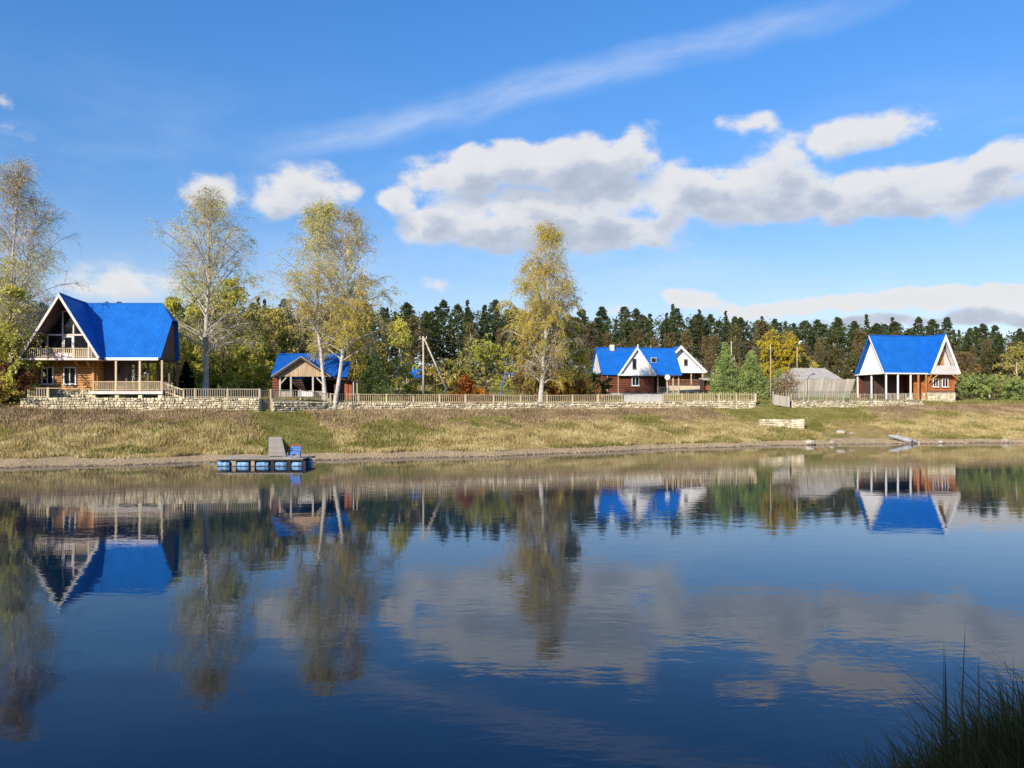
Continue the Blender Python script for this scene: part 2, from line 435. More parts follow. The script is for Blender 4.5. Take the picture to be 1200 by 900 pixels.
L_GREEN = leaf_mat('green_leaf', [(0.0, (0.065, 0.117, 0.026)), (0.5, (0.130, 0.208, 0.046)), (1.0, (0.260, 0.325, 0.078))])
L_PINE = leaf_mat('pine_needle', [(0.0, (0.026, 0.041, 0.019)), (0.5, (0.058, 0.080, 0.033)), (1.0, (0.109, 0.124, 0.050))], 0.12, 0.6, 0.3, 0.15)
L_YPINE = leaf_mat('young_pine_needle', [(0.0, (0.143, 0.217, 0.071)), (0.5, (0.286, 0.369, 0.118)), (1.0, (0.542, 0.565, 0.174))], 0.2, 0.5, 0.6, 0.1)
L_SPRUCE = leaf_mat('spruce_needle', [(0.0, (0.006, 0.014, 0.008)), (0.5, (0.012, 0.024, 0.014)), (1.0, (0.022, 0.036, 0.02))], 0.1, 0.5, 0.5)
L_FOREST = leaf_mat('forest_leaf', [(0.0, (0.090, 0.082, 0.032)), (0.5, (0.172, 0.144, 0.056)), (1.0, (0.287, 0.226, 0.078))], 0.25, 0.5, 0.2, 0.3)
L_OLIVE = leaf_mat('olive_leaf', [(0.0, (0.279, 0.264, 0.070)), (0.5, (0.527, 0.449, 0.128)), (1.0, (0.870, 0.660, 0.198))], 0.25, 0.5, 0.2, 0.25)
L_FORESTO = leaf_mat('forest_olive_leaf', [(0.0, (0.075, 0.080, 0.028)), (0.5, (0.14, 0.135, 0.045)), (1.0, (0.23, 0.20, 0.065))], 0.3, 0.5, 0.2, 0.3)

# ------------------------------------------------------------------ the lie of the land
def wx(px, D): return (px - 600) / F * D
def wz(py, D): return CZ + (HOR - py) / F * D
_sx = [-200, -80, -43, -31.2, -20.1, -14.6, 0, 13.7, 24.7, 33, 40.6, 53, 75, 160]
_sy = [36, 42, 46.5, 50.5, 55.8, 58, 63.5, 73.7, 79.5, 82.2, 83.8, 85.7, 88, 96]
_wx = [-200, -60, -40.6, -22.2, -17.3, 3.6, 15.3, 28.8, 33.5, 42.9, 55.6, 80, 200]
_wy = [56, 64, 68.5, 73, 78, 88, 93, 98, 100, 104, 110, 116, 130]
def Ys(X): return np.interp(X, _sx, _sy) + 0.35 * np.sin(np.asarray(X) * 0.55) + 0.2 * np.sin(np.asarray(X) * 1.7 + 1)
def Yw(X): return np.interp(X, _wx, _wy)
def Hbase(X): return np.interp(X, [-41, -17, 4, 28, 43, 57, 80], [3.5, 3.35, 3.35, 3.6, 3.7, 3.75, 3.6])
def Htop(X): return np.interp(X, [-60, -41, -18.2, -17.2, 4, 20, 57, 80], [4.0, 4.42, 4.42, 4.08, 4.08, 4.35, 4.42, 4.3])
def Bw(X): return np.interp(X, [-43, -31, -14, 0, 25, 33, 40, 60], [4.2, 3.8, 2.4, 1.5, 1.6, 3.2, 2.4, 0.9]) * (1 + 0.22 * np.sin(np.asarray(X) * 0.8) + 0.15 * np.sin(np.asarray(X) * 2.3 + 1))
def sst(x): x = np.clip(x, 0, 1); return x * x * (3 - 2 * x)
def near_h(X, Y):
    z = 2.2 - 0.42 * (Y - 1)
    z = z + 0.95 * sst((X - 1.9) / 1.6) * sst((9.0 - Y) / 4.0) * sst((Y - 0.5) / 2.5)
    z = np.where(Y < -2, 3.46 + (-2 - Y) * 0.98, z)  # unseen bluff behind the camera, added to shade the near grass
    return np.minimum(z, 19.0)
def H(X, Y):
    X = np.asarray(X, dtype=float); Y = np.asarray(Y, dtype=float)
    ys, yw, hb, ht, bw = Ys(X), Yw(X), Hbase(X), Htop(X), Bw(X)
    s = Y - ys
    t = np.clip((s - bw) / np.maximum(yw - ys - bw, 1), 0, 1)
    bank = np.where(s < 0, 0.10 * s * 1.6, np.where(s < bw, 0.42 * s / bw, 0.42 + (hb - 0.42) * (0.55 * t + 0.45 * sst(t))))
    bank = np.maximum(bank, -1.6)
    terr = ht + np.minimum(0.055 * np.maximum(0, Y - yw - 4), 3.6)
    a = np.interp(X, [-46, -41.2, -40.9, 28.5, 28.9, 31.2, 31.6, 57.5, 58.5, 64], [4, 3, .1, .1, 3.0, 3.0, .1, .1, 3, 4])
    w = sst((Y - yw + a) / (2 * a))
    h = bank * (1 - w) + terr * w
    und = 0.10 * np.sin(X * 0.31 + Y * 0.22) + 0.07 * np.sin(X * 0.9 - Y * 0.55 + 2) + 0.04 * np.sin(X * 2.1 + Y * 1.3)
    h = h + und * sst((s - 1) / 4.0) * np.where(np.abs(Y - yw) < 6, 0.35, 1.0)
    return np.where(Y < 25, np.maximum(np.where(Y < 25, near_h(X, Y), -9), -1.6), h)
def h1(x, y): return float(H(x, y))
def on_wall(px):
    """ground point where the line of sight through a column meets the line of the stone wall"""
    X = wx(px, 85)
    for _ in range(25): X = wx(px, float(Yw(X)))
    return X

xs = np.unique(np.concatenate([np.linspace(-1500, -120, 20), np.linspace(-120, -50, 40), np.arange(-50, 72, 0.6), np.linspace(72, 160, 40), np.linspace(160, 1500, 20), np.arange(-8, 10, 0.3)]))
rows = [('abs', y) for y in (-220, -60, -30, -22, -18, -15, -12, -9, -6, -4, -2.01, -2, -1, 0)] + [('abs', y) for y in np.arange(0.5, 12, 0.4)] + [('abs', y) for y in (14, 18, 24)]
rows += [('s', v) for v in (-8, -4, -2, -1, -0.5, 0, 0.4, 0.8)] + [('sw', v) for v in np.linspace(0.04, 0.97, 44)] + [('w', v) for v in (-0.3, -0.12, 0.12, 0.4, 1, 2, 3, 4, 6, 8, 11, 14, 18, 22, 27, 33, 40, 50, 60, 75, 95, 120, 160, 220, 320, 480, 800, 1500)]
YY = []
for k, v in rows:
    if k == 'abs': YY.append(np.full_like(xs, v))
    elif k == 's': YY.append(Ys(xs) + v)
    elif k == 'sw': YY.append(Ys(xs) + 0.8 + (Yw(xs) - Ys(xs) - 0.8) * v)
    else: YY.append(Yw(xs) + v)
YY = np.array(YY); XX = np.tile(xs, (len(rows), 1)); ZZ = H(XX, YY)
nr, nc = XX.shape
idx = np.arange(nr * nc).reshape(nr, nc)
quads = np.stack([idx[:-1, :-1], idx[:-1, 1:], idx[1:, 1:], idx[1:, :-1]], -1).reshape(-1, 4)

# what grows where: green = mown paths and lawn, the rest dry bank; used by the ground colour and by the grass
def n2(X, Y, s, seed=0):
    """cheap smooth noise in 0..1"""
    a = np.zeros_like(np.asarray(X, dtype=float)); amp = 1.0; tot = 0
    r = np.random.default_rng(100 + seed)
    for o in range(4):
        for _ in range(3):
            th = r.uniform(0, 6.28); ph = r.uniform(0, 6.28); k = s * 2 ** o * r.uniform(0.7, 1.3)
            a = a + amp * np.sin((X * math.cos(th) + Y * math.sin(th)) * k + ph); tot += amp * 0.5
        amp *= 0.6
    return np.clip(0.5 + a / tot * 0.5, 0, 1)
def greenness(X, Y):
    s = Y - Ys(X); t = np.clip(s / np.maximum(Yw(X) - Ys(X), 1), 0, 1.5)
    g = np.zeros_like(X)
    px_path = np.interp(t, [0.1, 0.5, 1.0], [-15.0, -17.5, -21.3])        # mown path from the gate to the landing stage
    g = np.maximum(g, 1 - sst((np.abs(X - px_path) - 1.2 - 1.0 * (1 - t)) / 1.6))
    g = np.maximum(g, sst((X - 19 - 6 * (1 - t)) / 5) * (1 - sst((X - 34 - 8 * t) / 6)) * sst((t - 0.42) / 0.2) * 0.95)   # slope below the opening in the wall
    g = np.maximum(g, 0.8 * sst((n2(X, Y, 0.35, 1) - 0.54) / 0.14) * sst((0.85 - t) / 0.15))
    g = np.where(t >= 1.0, 0.85, g)
    return np.clip(g, 0, 1)
me = np_mesh('ground', np.stack([XX.ravel(), YY.ravel(), ZZ.ravel()], -1), quads, smooth=True)
gcol = me.attributes.new('green', 'FLOAT', 'POINT'); gcol.data.foreach_set('value', greenness(XX.ravel(), YY.ravel()).astype(np.float32))
brn = sst(((YY - Ys(XX)) / np.maximum(Yw(XX) - Ys(XX), 1) - 0.66) / 0.14) * (YY < Yw(XX))
att = me.attributes.new('weeds', 'FLOAT', 'POINT'); att.data.foreach_set('value', brn.ravel().astype(np.float32))
gm = bpy.data.materials.new('ground_cover'); gm.use_nodes = True
t = gm.node_tree; t.nodes.clear(); N = NT(t)
pos = N.n('ShaderNodeNewGeometry').outputs['Position']
spz = N.n('ShaderNodeSeparateXYZ'); t.links.new(pos, spz.inputs[0])
a1 = N.n('ShaderNodeAttribute', attribute_name='green').outputs['Fac']
a2 = N.n('ShaderNodeAttribute', attribute_name='weeds').outputs['Fac']
nf = N.noise(pos, 1.3, 6, 0.65); nc2 = N.noise(pos, 9.0, 4, 0.6)
dry = N.ramp(nf, [(0.3, (0.24, 0.165, 0.055)), (0.7, (0.40, 0.30, 0.11))])
weed = N.ramp(nf, [(0.3, (0.15, 0.10, 0.05)), (0.7, (0.27, 0.19, 0.095))])
grn = N.ramp(nf, [(0.3, (0.13, 0.135, 0.035)), (0.7, (0.25, 0.23, 0.07))])
snd = N.ramp(nc2, [(0.3, (0.30, 0.21, 0.11)), (0.7, (0.54, 0.41, 0.25))])
cc = N.mix(a2, dry, weed); cc = N.mix(a1, cc, grn)
zz = N.m('MULTIPLY_ADD', N.m('SUBTRACT', nf, 0.5), 0.35, spz.outputs[2])
cc = N.mix(N.sstep(zz, 0.52, 0.36), cc, snd)
cc = N.mix(N.sstep(zz, 0.09, 0.0), cc, (0.11, 0.09, 0.06, 1))
p = N.n('ShaderNodeBsdfPrincipled'); N.put(p.inputs['Base Color'], cc); p.inputs['Roughness'].default_value = 0.95; p.inputs['Specular IOR Level'].default_value = 0.1
b = N.n('ShaderNodeBump'); b.inputs['Distance'].default_value = 0.08; N.put(b.inputs['Height'], N.noise(pos, 6.0, 5, 0.7)); t.links.new(b.outputs[0], p.inputs['Normal'])
o = N.n('ShaderNodeOutputMaterial'); t.links.new(p.outputs[0], o.inputs[0])
me.materials.append(gm)
tag(link('ground', me), kind='structure')

# ------------------------------------------------------------------ the river
wm = bpy.data.materials.new('river_water'); wm.use_nodes = True
t = wm.node_tree; t.nodes.clear(); N = NT(t)
pos = N.n('ShaderNodeNewGeometry').outputs['Position']
p = N.n('ShaderNodeBsdfPrincipled')
p.inputs['Base Color'].default_value = (0.003, 0.019, 0.042, 1)
p.inputs['Roughness'].default_value = 0.02
p.inputs['IOR'].default_value = 1.33
big = N.noise(N.v('MULTIPLY', pos, (0.05, 0.10, 1)), 1.0, 3, 0.5)
calm = N.sstep(big, 0.36, 0.66, 0.35, 1.25)
wv1 = N.noise(N.v('MULTIPLY', pos, (0.8, 1.5, 1)), 1.0, 3, 0.55)
wv2 = N.noise(N.v('MULTIPLY', pos, (2.4, 5.0, 1)), 1.0, 3, 0.55)
hgt = N.m('MULTIPLY', N.m('ADD', N.m('MULTIPLY', wv1, 1.0), N.m('MULTIPLY', wv2, 0.30)), calm)
b = N.n('ShaderNodeBump'); b.inputs['Distance'].default_value = 0.0048; b.inputs['Strength'].default_value = 1.0
N.put(b.inputs['Height'], hgt); t.links.new(b.outputs[0], p.inputs['Normal'])
o = N.n('ShaderNodeOutputMaterial'); t.links.new(p.outputs[0], o.inputs[0])
me = np_mesh('river', [(-900, -1, 0), (900, -1, 0), (900, 150, 0), (-900, 150, 0)], np.array([[0, 1, 2, 3]]), wm)
tag(link('river', me), kind='structure')

# ------------------------------------------------------------------ building parts
MESH_CACHE = {}
def unit_cylinder(matl, n=10):
    """a rounded log of radius 1 along x, length 1, centred"""
    k = ('log', matl.name)
    if k not in MESH_CACHE:
        MESH_CACHE[k] = MB().tube([(-0.5, 0, 0), (0.5, 0, 0)], 1.0, n).mesh('log', matl, True)
    return MESH_CACHE[k]
def unit_box(matl, name='board'):
    k = (name, matl.name)
    if k not in MESH_CACHE: MESH_CACHE[k] = MB().box(-.5, .5, -.5, .5, 0, 1).mesh(name, matl)
    return MESH_CACHE[k]
def piece(name, matl, parent, loc, size, rz=0.0, ry=0.0):
    """a board, baluster or post: a box of the given size standing on loc"""
    o = link(name, unit_box(matl, name), parent, loc)
    o.scale = size
    o.rotation_euler = (0, ry, rz)
    return o

def railing(parent, a, b, h, matl, step=0.16, name='railing', w=0.07, baluster=(0.055, 0.035), lift=0.1, posts=False):
    """rails between two points (floor level) with single balusters"""
    a, b = Vector(a), Vector(b); d = b - a; L = d.length; rz = math.atan2(d.y, d.x)
    m = MB(); up = Vector((0, 0, 1))
    m.bar(a + up * (h - 0.03), b + up * (h - 0.03), w, 0.06); m.bar(a + up * lift, b + up * lift, 0.05, 0.05)
    r = m.build(name, matl, parent)
    n = max(2, int(L / step))
    for i in range(n):
        p = a + d * ((i + 0.5) / n)
        piece('baluster', matl, r, (p.x, p.y, p.z + lift + 0.026), (baluster[0], baluster[1], h - lift - 0.088), rz)
    return r

def window(parent, cx, y, cz, w, h, panes=2, matl=None, fw=0.09, sill=True, rz=0.0, depth=0.10):
    """a window in a wall whose face lies at y (facing -y): frame, panes set back, sill"""
    matl = matl or M_WHITE
    root = MB()
    y0, y1 = -depth, 0.06
    root.box(-w/2, -w/2 + fw, y0, y1, -h/2, h/2); root.box(w/2 - fw, w/2, y0, y1, -h/2, h/2)
    root.box(-w/2 + fw, w/2 - fw, y0, y1, -h/2, -h/2 + fw); root.box(-w/2 + fw, w/2 - fw, y0, y1, h/2 - fw, h/2)
    iw = w - 2 * fw
    for k in range(1, panes):
        x = -iw/2 + iw * k / panes
        root.box(x - 0.035, x + 0.035, y0 + 0.01, y1, -h/2 + fw, h/2 - fw)
    if sill: root.box(-w/2 - 0.06, w/2 + 0.06, y0 - 0.07, y0, -h/2 - 0.05, -h/2 + 0.01)
    o = root.build('window', matl, parent, (cx, y, cz), rz)
    for k in range(panes):
        x0 = -iw/2 + iw * k / panes + (0.035 if k else 0); x1 = -iw/2 + iw * (k + 1) / panes - (0.035 if k < panes - 1 else 0)
        MB().box(x0, x1, -0.035, -0.015, -h/2 + fw, h/2 - fw).build('pane', M_GLASS, o)
    return o

def log_wall(parent, x0, x1, y, z0, z1, matl, d=0.22, along='x', ext=0.22, core=True, sgn=1):
    """wall of round logs lying one on another; y is the wall's middle plane (x when it runs along y)"""
    c = MB()
    if along == 'x': c.box(x0, x1, y - d * 0.22, y + d * 0.22, z0, z1)
    else: c.box(y - d * 0.22, y + d * 0.22, x0, x1, z0, z1)
    w = c.build('log_wall', matl, parent)
    n = max(1, round((z1 - z0) / d)); dd = (z1 - z0) / n
    off = 0 if along == 'x' else dd / 2
    for i in range(n):
        z = z0 + dd * (i + 0.5) + off
        if z > z1: continue
        e = ext * random.uniform(0.8, 1.1)
        o = link('log', unit_cylinder(matl), w)
        L = x1 - x0 + 2 * e
        o.scale = (L, dd * 0.56, dd * 0.52)
        if along == 'x': o.location = ((x0 + x1) / 2, y, z)
        else: o.location = (y, (x0 + x1) / 2, z); o.rotation_euler = (0, 0, math.pi / 2)
    return w

def stone_face(m, x0, x1, y, z0, z1, r, sx=0.38, sz=0.24, axis='x', depth=0.10):
    """rough stones on a wall face towards -y (or along y when axis is 'y'); adds to builder m"""
    z = z0
    while z < z1 - 0.03:
        hh = min(sz * r.uniform(0.7, 1.4), z1 - z)
        if z1 - (z + hh) < 0.08: hh = z1 - z
        x = x0 + r.uniform(-0.2, 0)
        while x < x1:
            ww = sx * r.uniform(0.5, 1.6)
            a, b2 = max(x, x0) + 0.012, min(x + ww, x1) - 0.012
            if b2 - a > 0.05:
                zz0, zz1 = z + 0.012, z + hh - 0.012
                q = depth * r.uniform(0.35, 1.0)
                j = lambda s: r.uniform(-s, s)
                zz0 += j(.03); zz1 += j(.03)
                back = [(a + j(.03), y, zz0 + j(.02)), (b2 + j(.03), y, zz0 + j(.02)), (b2 + j(.03), y, zz1 + j(.02)), (a + j(.03), y, zz1 + j(.02))]
                i_ = min(0.05, (b2 - a) * 0.2, (zz1 - zz0) * 0.2)
                fr = [(a + i_ + j(.02), y - q + j(.02), zz0 + i_ + j(.015)), (b2 - i_ + j(.02), y - q + j(.02), zz0 + i_ + j(.015)),
                      (b2 - i_ + j(.02), y - q + j(.02), zz1 - i_ + j(.015)), (a + i_ + j(.02), y - q + j(.02), zz1 - i_ + j(.015))]
                vs = back + fr
                if axis == 'y': vs = [(v[1], v[0], v[2]) for v in vs]
                m.add(vs, [(4, 5, 6, 7), (0, 1, 5, 4), (1, 2, 6, 5), (2, 3, 7, 6), (3, 0, 4, 7)])
            x += ww
        z += hh

def stones_part(parent, faces, name='stonework', seed=1):
    m = MB(); r = random.Random(seed)
    for f in faces: stone_face(m, *f[:5], r, **(f[5] if len(f) > 5 else {}))
    return tag(m.build(name, M_STONE, parent), kind='stuff')

def cross_roof(parent, he, hr, ha, hw, half, proj, Ll, Lr, matl, t=0.07, clip_r=None, bk=None):
    """gable roof along x with a cross gable towards the viewer at x = 0; Ll / Lr None where no wing stands"""
    yv = (ha - he) / (hr - he) * half if ha < hr else half
    zv = min(ha, hr); bk = bk or 2 * half
    # cross gable
    for sx, wing in ((-1, Ll), (1, Lr)):
        yend = 0 if wing else 2 * half
        if wing: pts = [(0, -proj, ha), (sx * hw, -proj, he), (sx * hw, 0, he), (0, yv, zv)]
        else: pts = [(0, -proj, ha), (sx * hw, -proj, he), (sx * hw, 2 * half, he), (0, 2 * half, zv)]
        MB().slab(pts, t).build('roof_slope', matl, parent)
    ridge(parent, (0, -proj, ha), (0, yv if (Ll and Lr) else (half if (Ll or Lr) else 2 * half), zv), matl)
    for sx, wing in ((-1, Ll), (1, Lr)):
        if not wing: continue
        x1 = sx * wing
        ridge(parent, (0.05 * sx, half, hr), (x1 - sx * (clip_r[1] if clip_r and sx == 1 else 0), half, hr), matl)
        if clip_r and sx == 1:
            zc = clip_r[0]; yc = (zc - he) / (hr - he) * half; xr = x1 - clip_r[1]
            front = [(sx * hw, 0, he), (x1, 0, he), (x1, yc, zc), (xr, half, hr), (0, half, hr)]
            if zv < hr: front.append((0, yv, zv))
            MB().slab(front, t).build('roof_slope', matl, parent)
            fb_ = (zc - he) / (hr - he); yb = bk + (half - bk) * fb_
            MB().slab([(0, half, hr), (xr, half, hr), (x1, yb, zc), (x1, bk, he), (0, bk, he)], t).build('roof_slope', matl, parent)
            MB().slab([(x1, yc, zc), (x1, yb, zc), (xr, half, hr)], t).build('roof_hip', matl, parent)
        else:
            front = [(sx * hw, 0, he), (x1, 0, he), (x1, half, hr), (0, half, hr)]
            if zv < hr: front.append((0, yv, zv))
            MB().slab(front, t).build('roof_slope', matl, parent)
            MB().slab([(0, half, hr), (x1, half, hr), (x1, 2 * half, he), (0, 2 * half, he)], t).build('roof_slope', matl, parent)

def ridge(parent, a, b2, matl):
    MB().tube([Vector(a) + Vector((0, 0, 0.0)), Vector(b2) + Vector((0, 0, 0.0))], 0.085, 6).build('ridge_cap', matl, parent)

def soffit(parent, he, ha, hw, y0, y1, matl, drop=0.10):
    """boarding under the overhanging front of a gable roof"""
    for sx in (-1, 1):
        MB().slab([(0, y0, ha - drop), (sx * (hw - 0.06), y0, he - drop + 0.06), (sx * (hw - 0.06), y1, he - drop + 0.06), (0, y1, ha - drop)], 0.03).build('soffit', matl, parent)

def rake_boards(parent, he, ha, hw, y, matl, w=0.22, th=0.05):
    """barge boards along the two front edges of a gable"""
    for sx in (-1, 1):
        d = Vector((sx * hw, 0, he - ha)).normalized(); nrm = Vector((d.z, 0, -d.x)) * (1 if sx > 0 else -1)
        if nrm.z > 0: nrm = -nrm
        a = Vector((0, y, ha)); b = Vector((sx * hw, y, he)); a2 = Vector((0, y, ha + nrm.z * w - abs(nrm.x) * w * abs(d.z / d.x) ))
        MB().prism([a, b, b + nrm * w, a2], (0, -th, 0)).build('barge_board', matl, parent)

# ================================================================== the large log house on the left
X0, Y0 = -38.45, 71.0
house = empty('log_house', (X0, Y0, 4.42))
tag(house, 'large golden log house with steep blue roof, glazed gable, balcony and open veranda', 'house')
he, hr, ha, hw, half = 3.50, 8.62, 8.98, 3.45, 3.6
cross_roof(house, he, hr, ha, hw, half, 0.75, None, 8.3, M_ROOF, clip_r=(7.0, 1.35), bk=4.1)
rake_boards(house, he, ha, hw, -0.752, M_OFFWHITE, 0.2)
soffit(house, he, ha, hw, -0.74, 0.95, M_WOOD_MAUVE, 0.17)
MB().box(3.5, 8.1, -0.06, -0.005, he - 0.18, he + 0.05).build('fascia_board', M_WHITE, house)
MB().box(-hw + 0.1, hw - 0.1, -0.70, 0.9, he - 0.20, he - 0.02).build('balcony_floor', M_PINKWHITE, house)
railing(house, (-2.85, -0.6, he - 0.02), (2.75, -0.6, he - 0.02), 0.85, M_CREAM, 0.17, 'balcony_railing', baluster=(0.07, 0.035))
MB().box(-0.5, 0.75, -0.66, -0.62, he + 0.1, he + 0.42).build('balcony_panel', M_PINKWHITE, house)
# glazed gable wall behind the balcony
gy = 0.95
def rake_x(z, ins=0.16): return hw * (ha - z) / (ha - he) - ins
MB().prism([(-rake_x(he), gy, he - 0.02), (rake_x(he), gy, he - 0.02), (0, gy, ha - 0.35)], (0, 0.12, 0)).build('gable_wall', M_WOOD_MAUVE, house)
def poly_pane(x0, x1, z0, z1):
    """upright pane, cut by the slope of the roof"""
    pts = []
    def top(x):
        zr = ha - (abs(x) + 0.32) * (ha - he) / hw
        return min(z1, zr)
    cand = sorted(set([x0, x1] + [s * (hw * (ha - z1) / (ha - he) - 0.32) for s in (-1, 1)]))
    xsn = [x for x in cand if x0 <= x <= x1]
    pts = [(x0, gy, z0), (x1, gy, z0)] + [(x, gy, top(x)) for x in reversed(xsn) if top(x) > z0 + 0.02]
    if len(pts) < 3: return
    MB().prism(pts, (0, -0.03, 0)).build('pane', M_GLASS, gw)
gw = MB()
gw.box(-0.62, -0.50, gy - 0.10, gy, he, 7.55).box(0.32, 0.44, gy - 0.10, gy, he, 7.55)
gw.box(-1.9, 1.85, gy - 0.12, gy, 5.50, 5.64).box(-0.62, 0.44, gy - 0.12, gy, 7.55, 7.67)
gw.box(-1.95, -1.84, gy - 0.09, gy, he, 5.5).box(1.62, 1.73, gy - 0.09, gy, he, 5.5)
gw = gw.build('gable_window', M_PINKWHITE, house)
for a in ((-0.50, 0.32, 5.66, 7.53), (-1.8, -0.64, 5.66, 7.3), (0.46, 1.75, 5.66, 7.3), (-1.82, -0.64, he + 0.75, 5.48), (0.46, 1.6, he + 0.75, 5.48), (1.75, 2.3, he + 0.75, 5.2), (-2.5, -1.97, he + 0.75, 5.0)):
    poly_pane(*a)
dr = MB().box(-0.5, -0.40, gy - 0.07, gy - 0.001, he, 5.48).box(0.22, 0.32, gy - 0.07, gy - 0.001, he, 5.48).box(-0.40, 0.22, gy - 0.07, gy - 0.001, 5.36, 5.48).box(-0.40, 0.22, gy - 0.07, gy - 0.001, he, he + 0.5).build('balcony_door', M_WHITE, house)
MB().box(-0.40, 0.22, gy - 0.04, gy - 0.02, he + 0.5, 5.36).build('pane', M_GLASS, dr)
# ground floor of logs on a stone plinth
log_wall(house, -2.85, 2.05, 1.2, 0.75, 3.30, M_LOG, 0.22, ext=0.30)
log_wall(house, 1.2, 7.0, 2.05, 0.75, 3.30, M_LOG, 0.22, 'y', 0.30)
log_wall(house, 1.2, 7.0, -2.85, 0.75, 3.30, M_LOG, 0.22, 'y', 0.30)
log_wall(house, -2.85, 2.05, 7.0, 0.75, 3.30, M_LOG, 0.22, ext=0.30)
MB().box(-2.9, 2.1, 1.05, 7.1, -0.3, 0.75).build('plinth', M_MORTAR, house)
stones_part(house, [(-2.95, 2.15, 1.05, -0.3, 0.75)], 'plinth_stones', 3)
window(house, -1.98, 1.08, 2.03, 1.04, 1.52, 2)
window(house, -0.03, 1.08, 2.03, 1.10, 1.52, 2)
for x in (-2.4, 0.9, 1.9):                             # brackets under the balcony
    MB().bar((x, 1.1, 2.6), (x, 0.0, 3.28), 0.12).build('bracket', M_LOG, house)
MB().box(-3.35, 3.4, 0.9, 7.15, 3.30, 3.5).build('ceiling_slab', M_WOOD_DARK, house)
piece('post', M_CREAM, house, (-3.2, 0.0, -0.05), (0.16, 0.16, 3.35))
# wall at the back of the veranda
MB().box(2.2, 4.0, 2.6, 4.0, 0.7, 3.3).build('inner_wall', M_WOOD_MAUVE, house)
window(house, 3.35, 2.6, 2.55, 0.5, 0.5, 1, M_WOOD_DARK)
# veranda
MB().box(2.3, 8.5, -0.02, 3.9, 0.56, 0.68).build('veranda_deck', M_CREAM, house)
MB().box(2.3, 8.5, -0.075, -0.022, 0.42, 0.66).build('deck_fascia', M_OFFWHITE, house)
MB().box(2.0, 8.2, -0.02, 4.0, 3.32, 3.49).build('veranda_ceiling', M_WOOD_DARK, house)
for x in (2.5, 4.5, 6.5, 8.2):
    MB().box(x - 0.16, x + 0.16, 0.1, 0.45, -0.3, 0.56).build('footing', M_STONE, house)
for x in (4.45, 6.5, 8.4):
    piece('post', M_CREAM, house, (x, 0.1, 0.68), (0.15, 0.15, 2.64))
for x in (4.6, 6.5, 8.3):
    piece('post', M_WOOD_MAUVE, house, (x, 3.6, 0.68), (0.15, 0.15, 2.64))
for x, y in ((8.35, 1.7), (6.5, 1.7), (4.6, 1.7)):
    piece('post', M_WOOD_MAUVE, house, (x, y, 0.68), (0.15, 0.15, 2.64))
for a, b2 in ((2.45, 4.37), (4.53, 6.42), (6.58, 8.32)):
    railing(house, (a, 0.1, 0.68), (b2, 0.1, 0.68), 0.84, M_CREAM, 0.17, 'veranda_railing')
railing(house, (8.4, 0.2, 0.68), (8.4, 2.3, 0.68), 0.84, M_CREAM, 0.17, 'veranda_railing')
MB().bar((8.6, 0.4, 1.3), (10.2, 0.4, 0.75), 0.08).bar((8.6, 0.4, 0.6), (10.2, 0.4, 0.05), 0.2, 0.1).box(9.3, 9.38, 0.36, 0.44, 0.1, 1.08).box(10.1, 10.18, 0.36, 0.44, -0.2, 0.8).build('steps', M_CREAM, house)
# soffit at the right end under the clipped gable
MB().prism([(7.9, 0.4, he), (7.9, 4.0, he), (7.9, 3.85, 6.7), (7.9, 2.4, 6.7)], (0.06, 0, 0)).build('gable_wall', M_WOOD_MAUVE, house)

# ================================================================== the brown house in the middle
house = empty('brown_log_house', (wx(746, 114.5), 114.5, 5.62), R(8))
tag(house, 'low dark brown log house with blue roof and white front gable over one window', 'house')
he, hr, ha, hw, half = 2.50, 6.45, 6.42, 2.78, 3.4
cross_roof(house, he, hr, ha, hw, half, 0.35, 5.0, 6.6, M_ROOF)
rake_boards(house, he, ha, hw, -0.352, M_WHITE, 0.26)
MB().prism([(-hw + 0.15, -0.05, he), (hw - 0.15, -0.05, he), (0, -0.05, ha - 0.25)], (0, 0.1, 0)).build('front_gable', M_WHITE, house)
MB().box(-hw + 0.05, hw - 0.05, -0.34, -0.06, he - 0.12, he + 0.06).build('gable_sill_board', M_WHITE, house)
window(house, -0.35, -0.05, he + 1.55, 0.5, 1.35, 1, M_WOOD_DARK)
MB().prism([(-4.7, 0.2, he), (-4.7, 6.6, he), (-4.7, 3.4, hr - 0.25)], (-0.08, 0, 0)).build('end_gable', M_OFFWHITE, house)
MB().slab([(-4.75, 0.1, he + 0.28), (-4.75, 6.7, he + 0.28), (-5.35, 6.7, he - 0.05), (-5.35, 0.1, he - 0.05)], 0.05).build('pent_roof', M_ROOF_DARK, house)
log_wall(house, -4.8, 2.4, 0.4, 0.0, he, M_LOG_BROWN, 0.24, ext=0.2)
log_wall(house, 0.4, 6.4, -4.8, 0.0, he, M_LOG_BROWN, 0.24, 'y', 0.2)
log_wall(house, 0.4, 6.4, 2.4, 0.0, he, M_LOG_BROWN, 0.24, 'y', 0.2)
log_wall(house, -4.8, 6.2, 6.4, 0.0, he, M_LOG_BROWN, 0.24, ext=0.2)
for x in (-4.1, -2.55): MB().box(x - 0.06, x + 0.06, 0.20, 0.27, 0.0, he).build('corner_board', M_TANWOOD, house)
window(house, -0.1, 0.27, 1.62, 1.05, 1.25, 2)
MB().box(-5.0, 6.3, 0.2, 6.6, -0.6, 0.0).build('plinth', M_CONCRETE, house)
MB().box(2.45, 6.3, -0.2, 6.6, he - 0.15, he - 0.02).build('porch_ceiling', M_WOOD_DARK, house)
for x in (3.1, 4.4, 5.3, 6.1): piece('post', M_CREAM, house, (x, 0.2, 0), (0.13, 0.13, he - 0.16))
railing(house, (3.2, 0.2, 0), (6.0, 0.2, 0), 0.85, M_CREAM, 0.25, 'porch_railing')
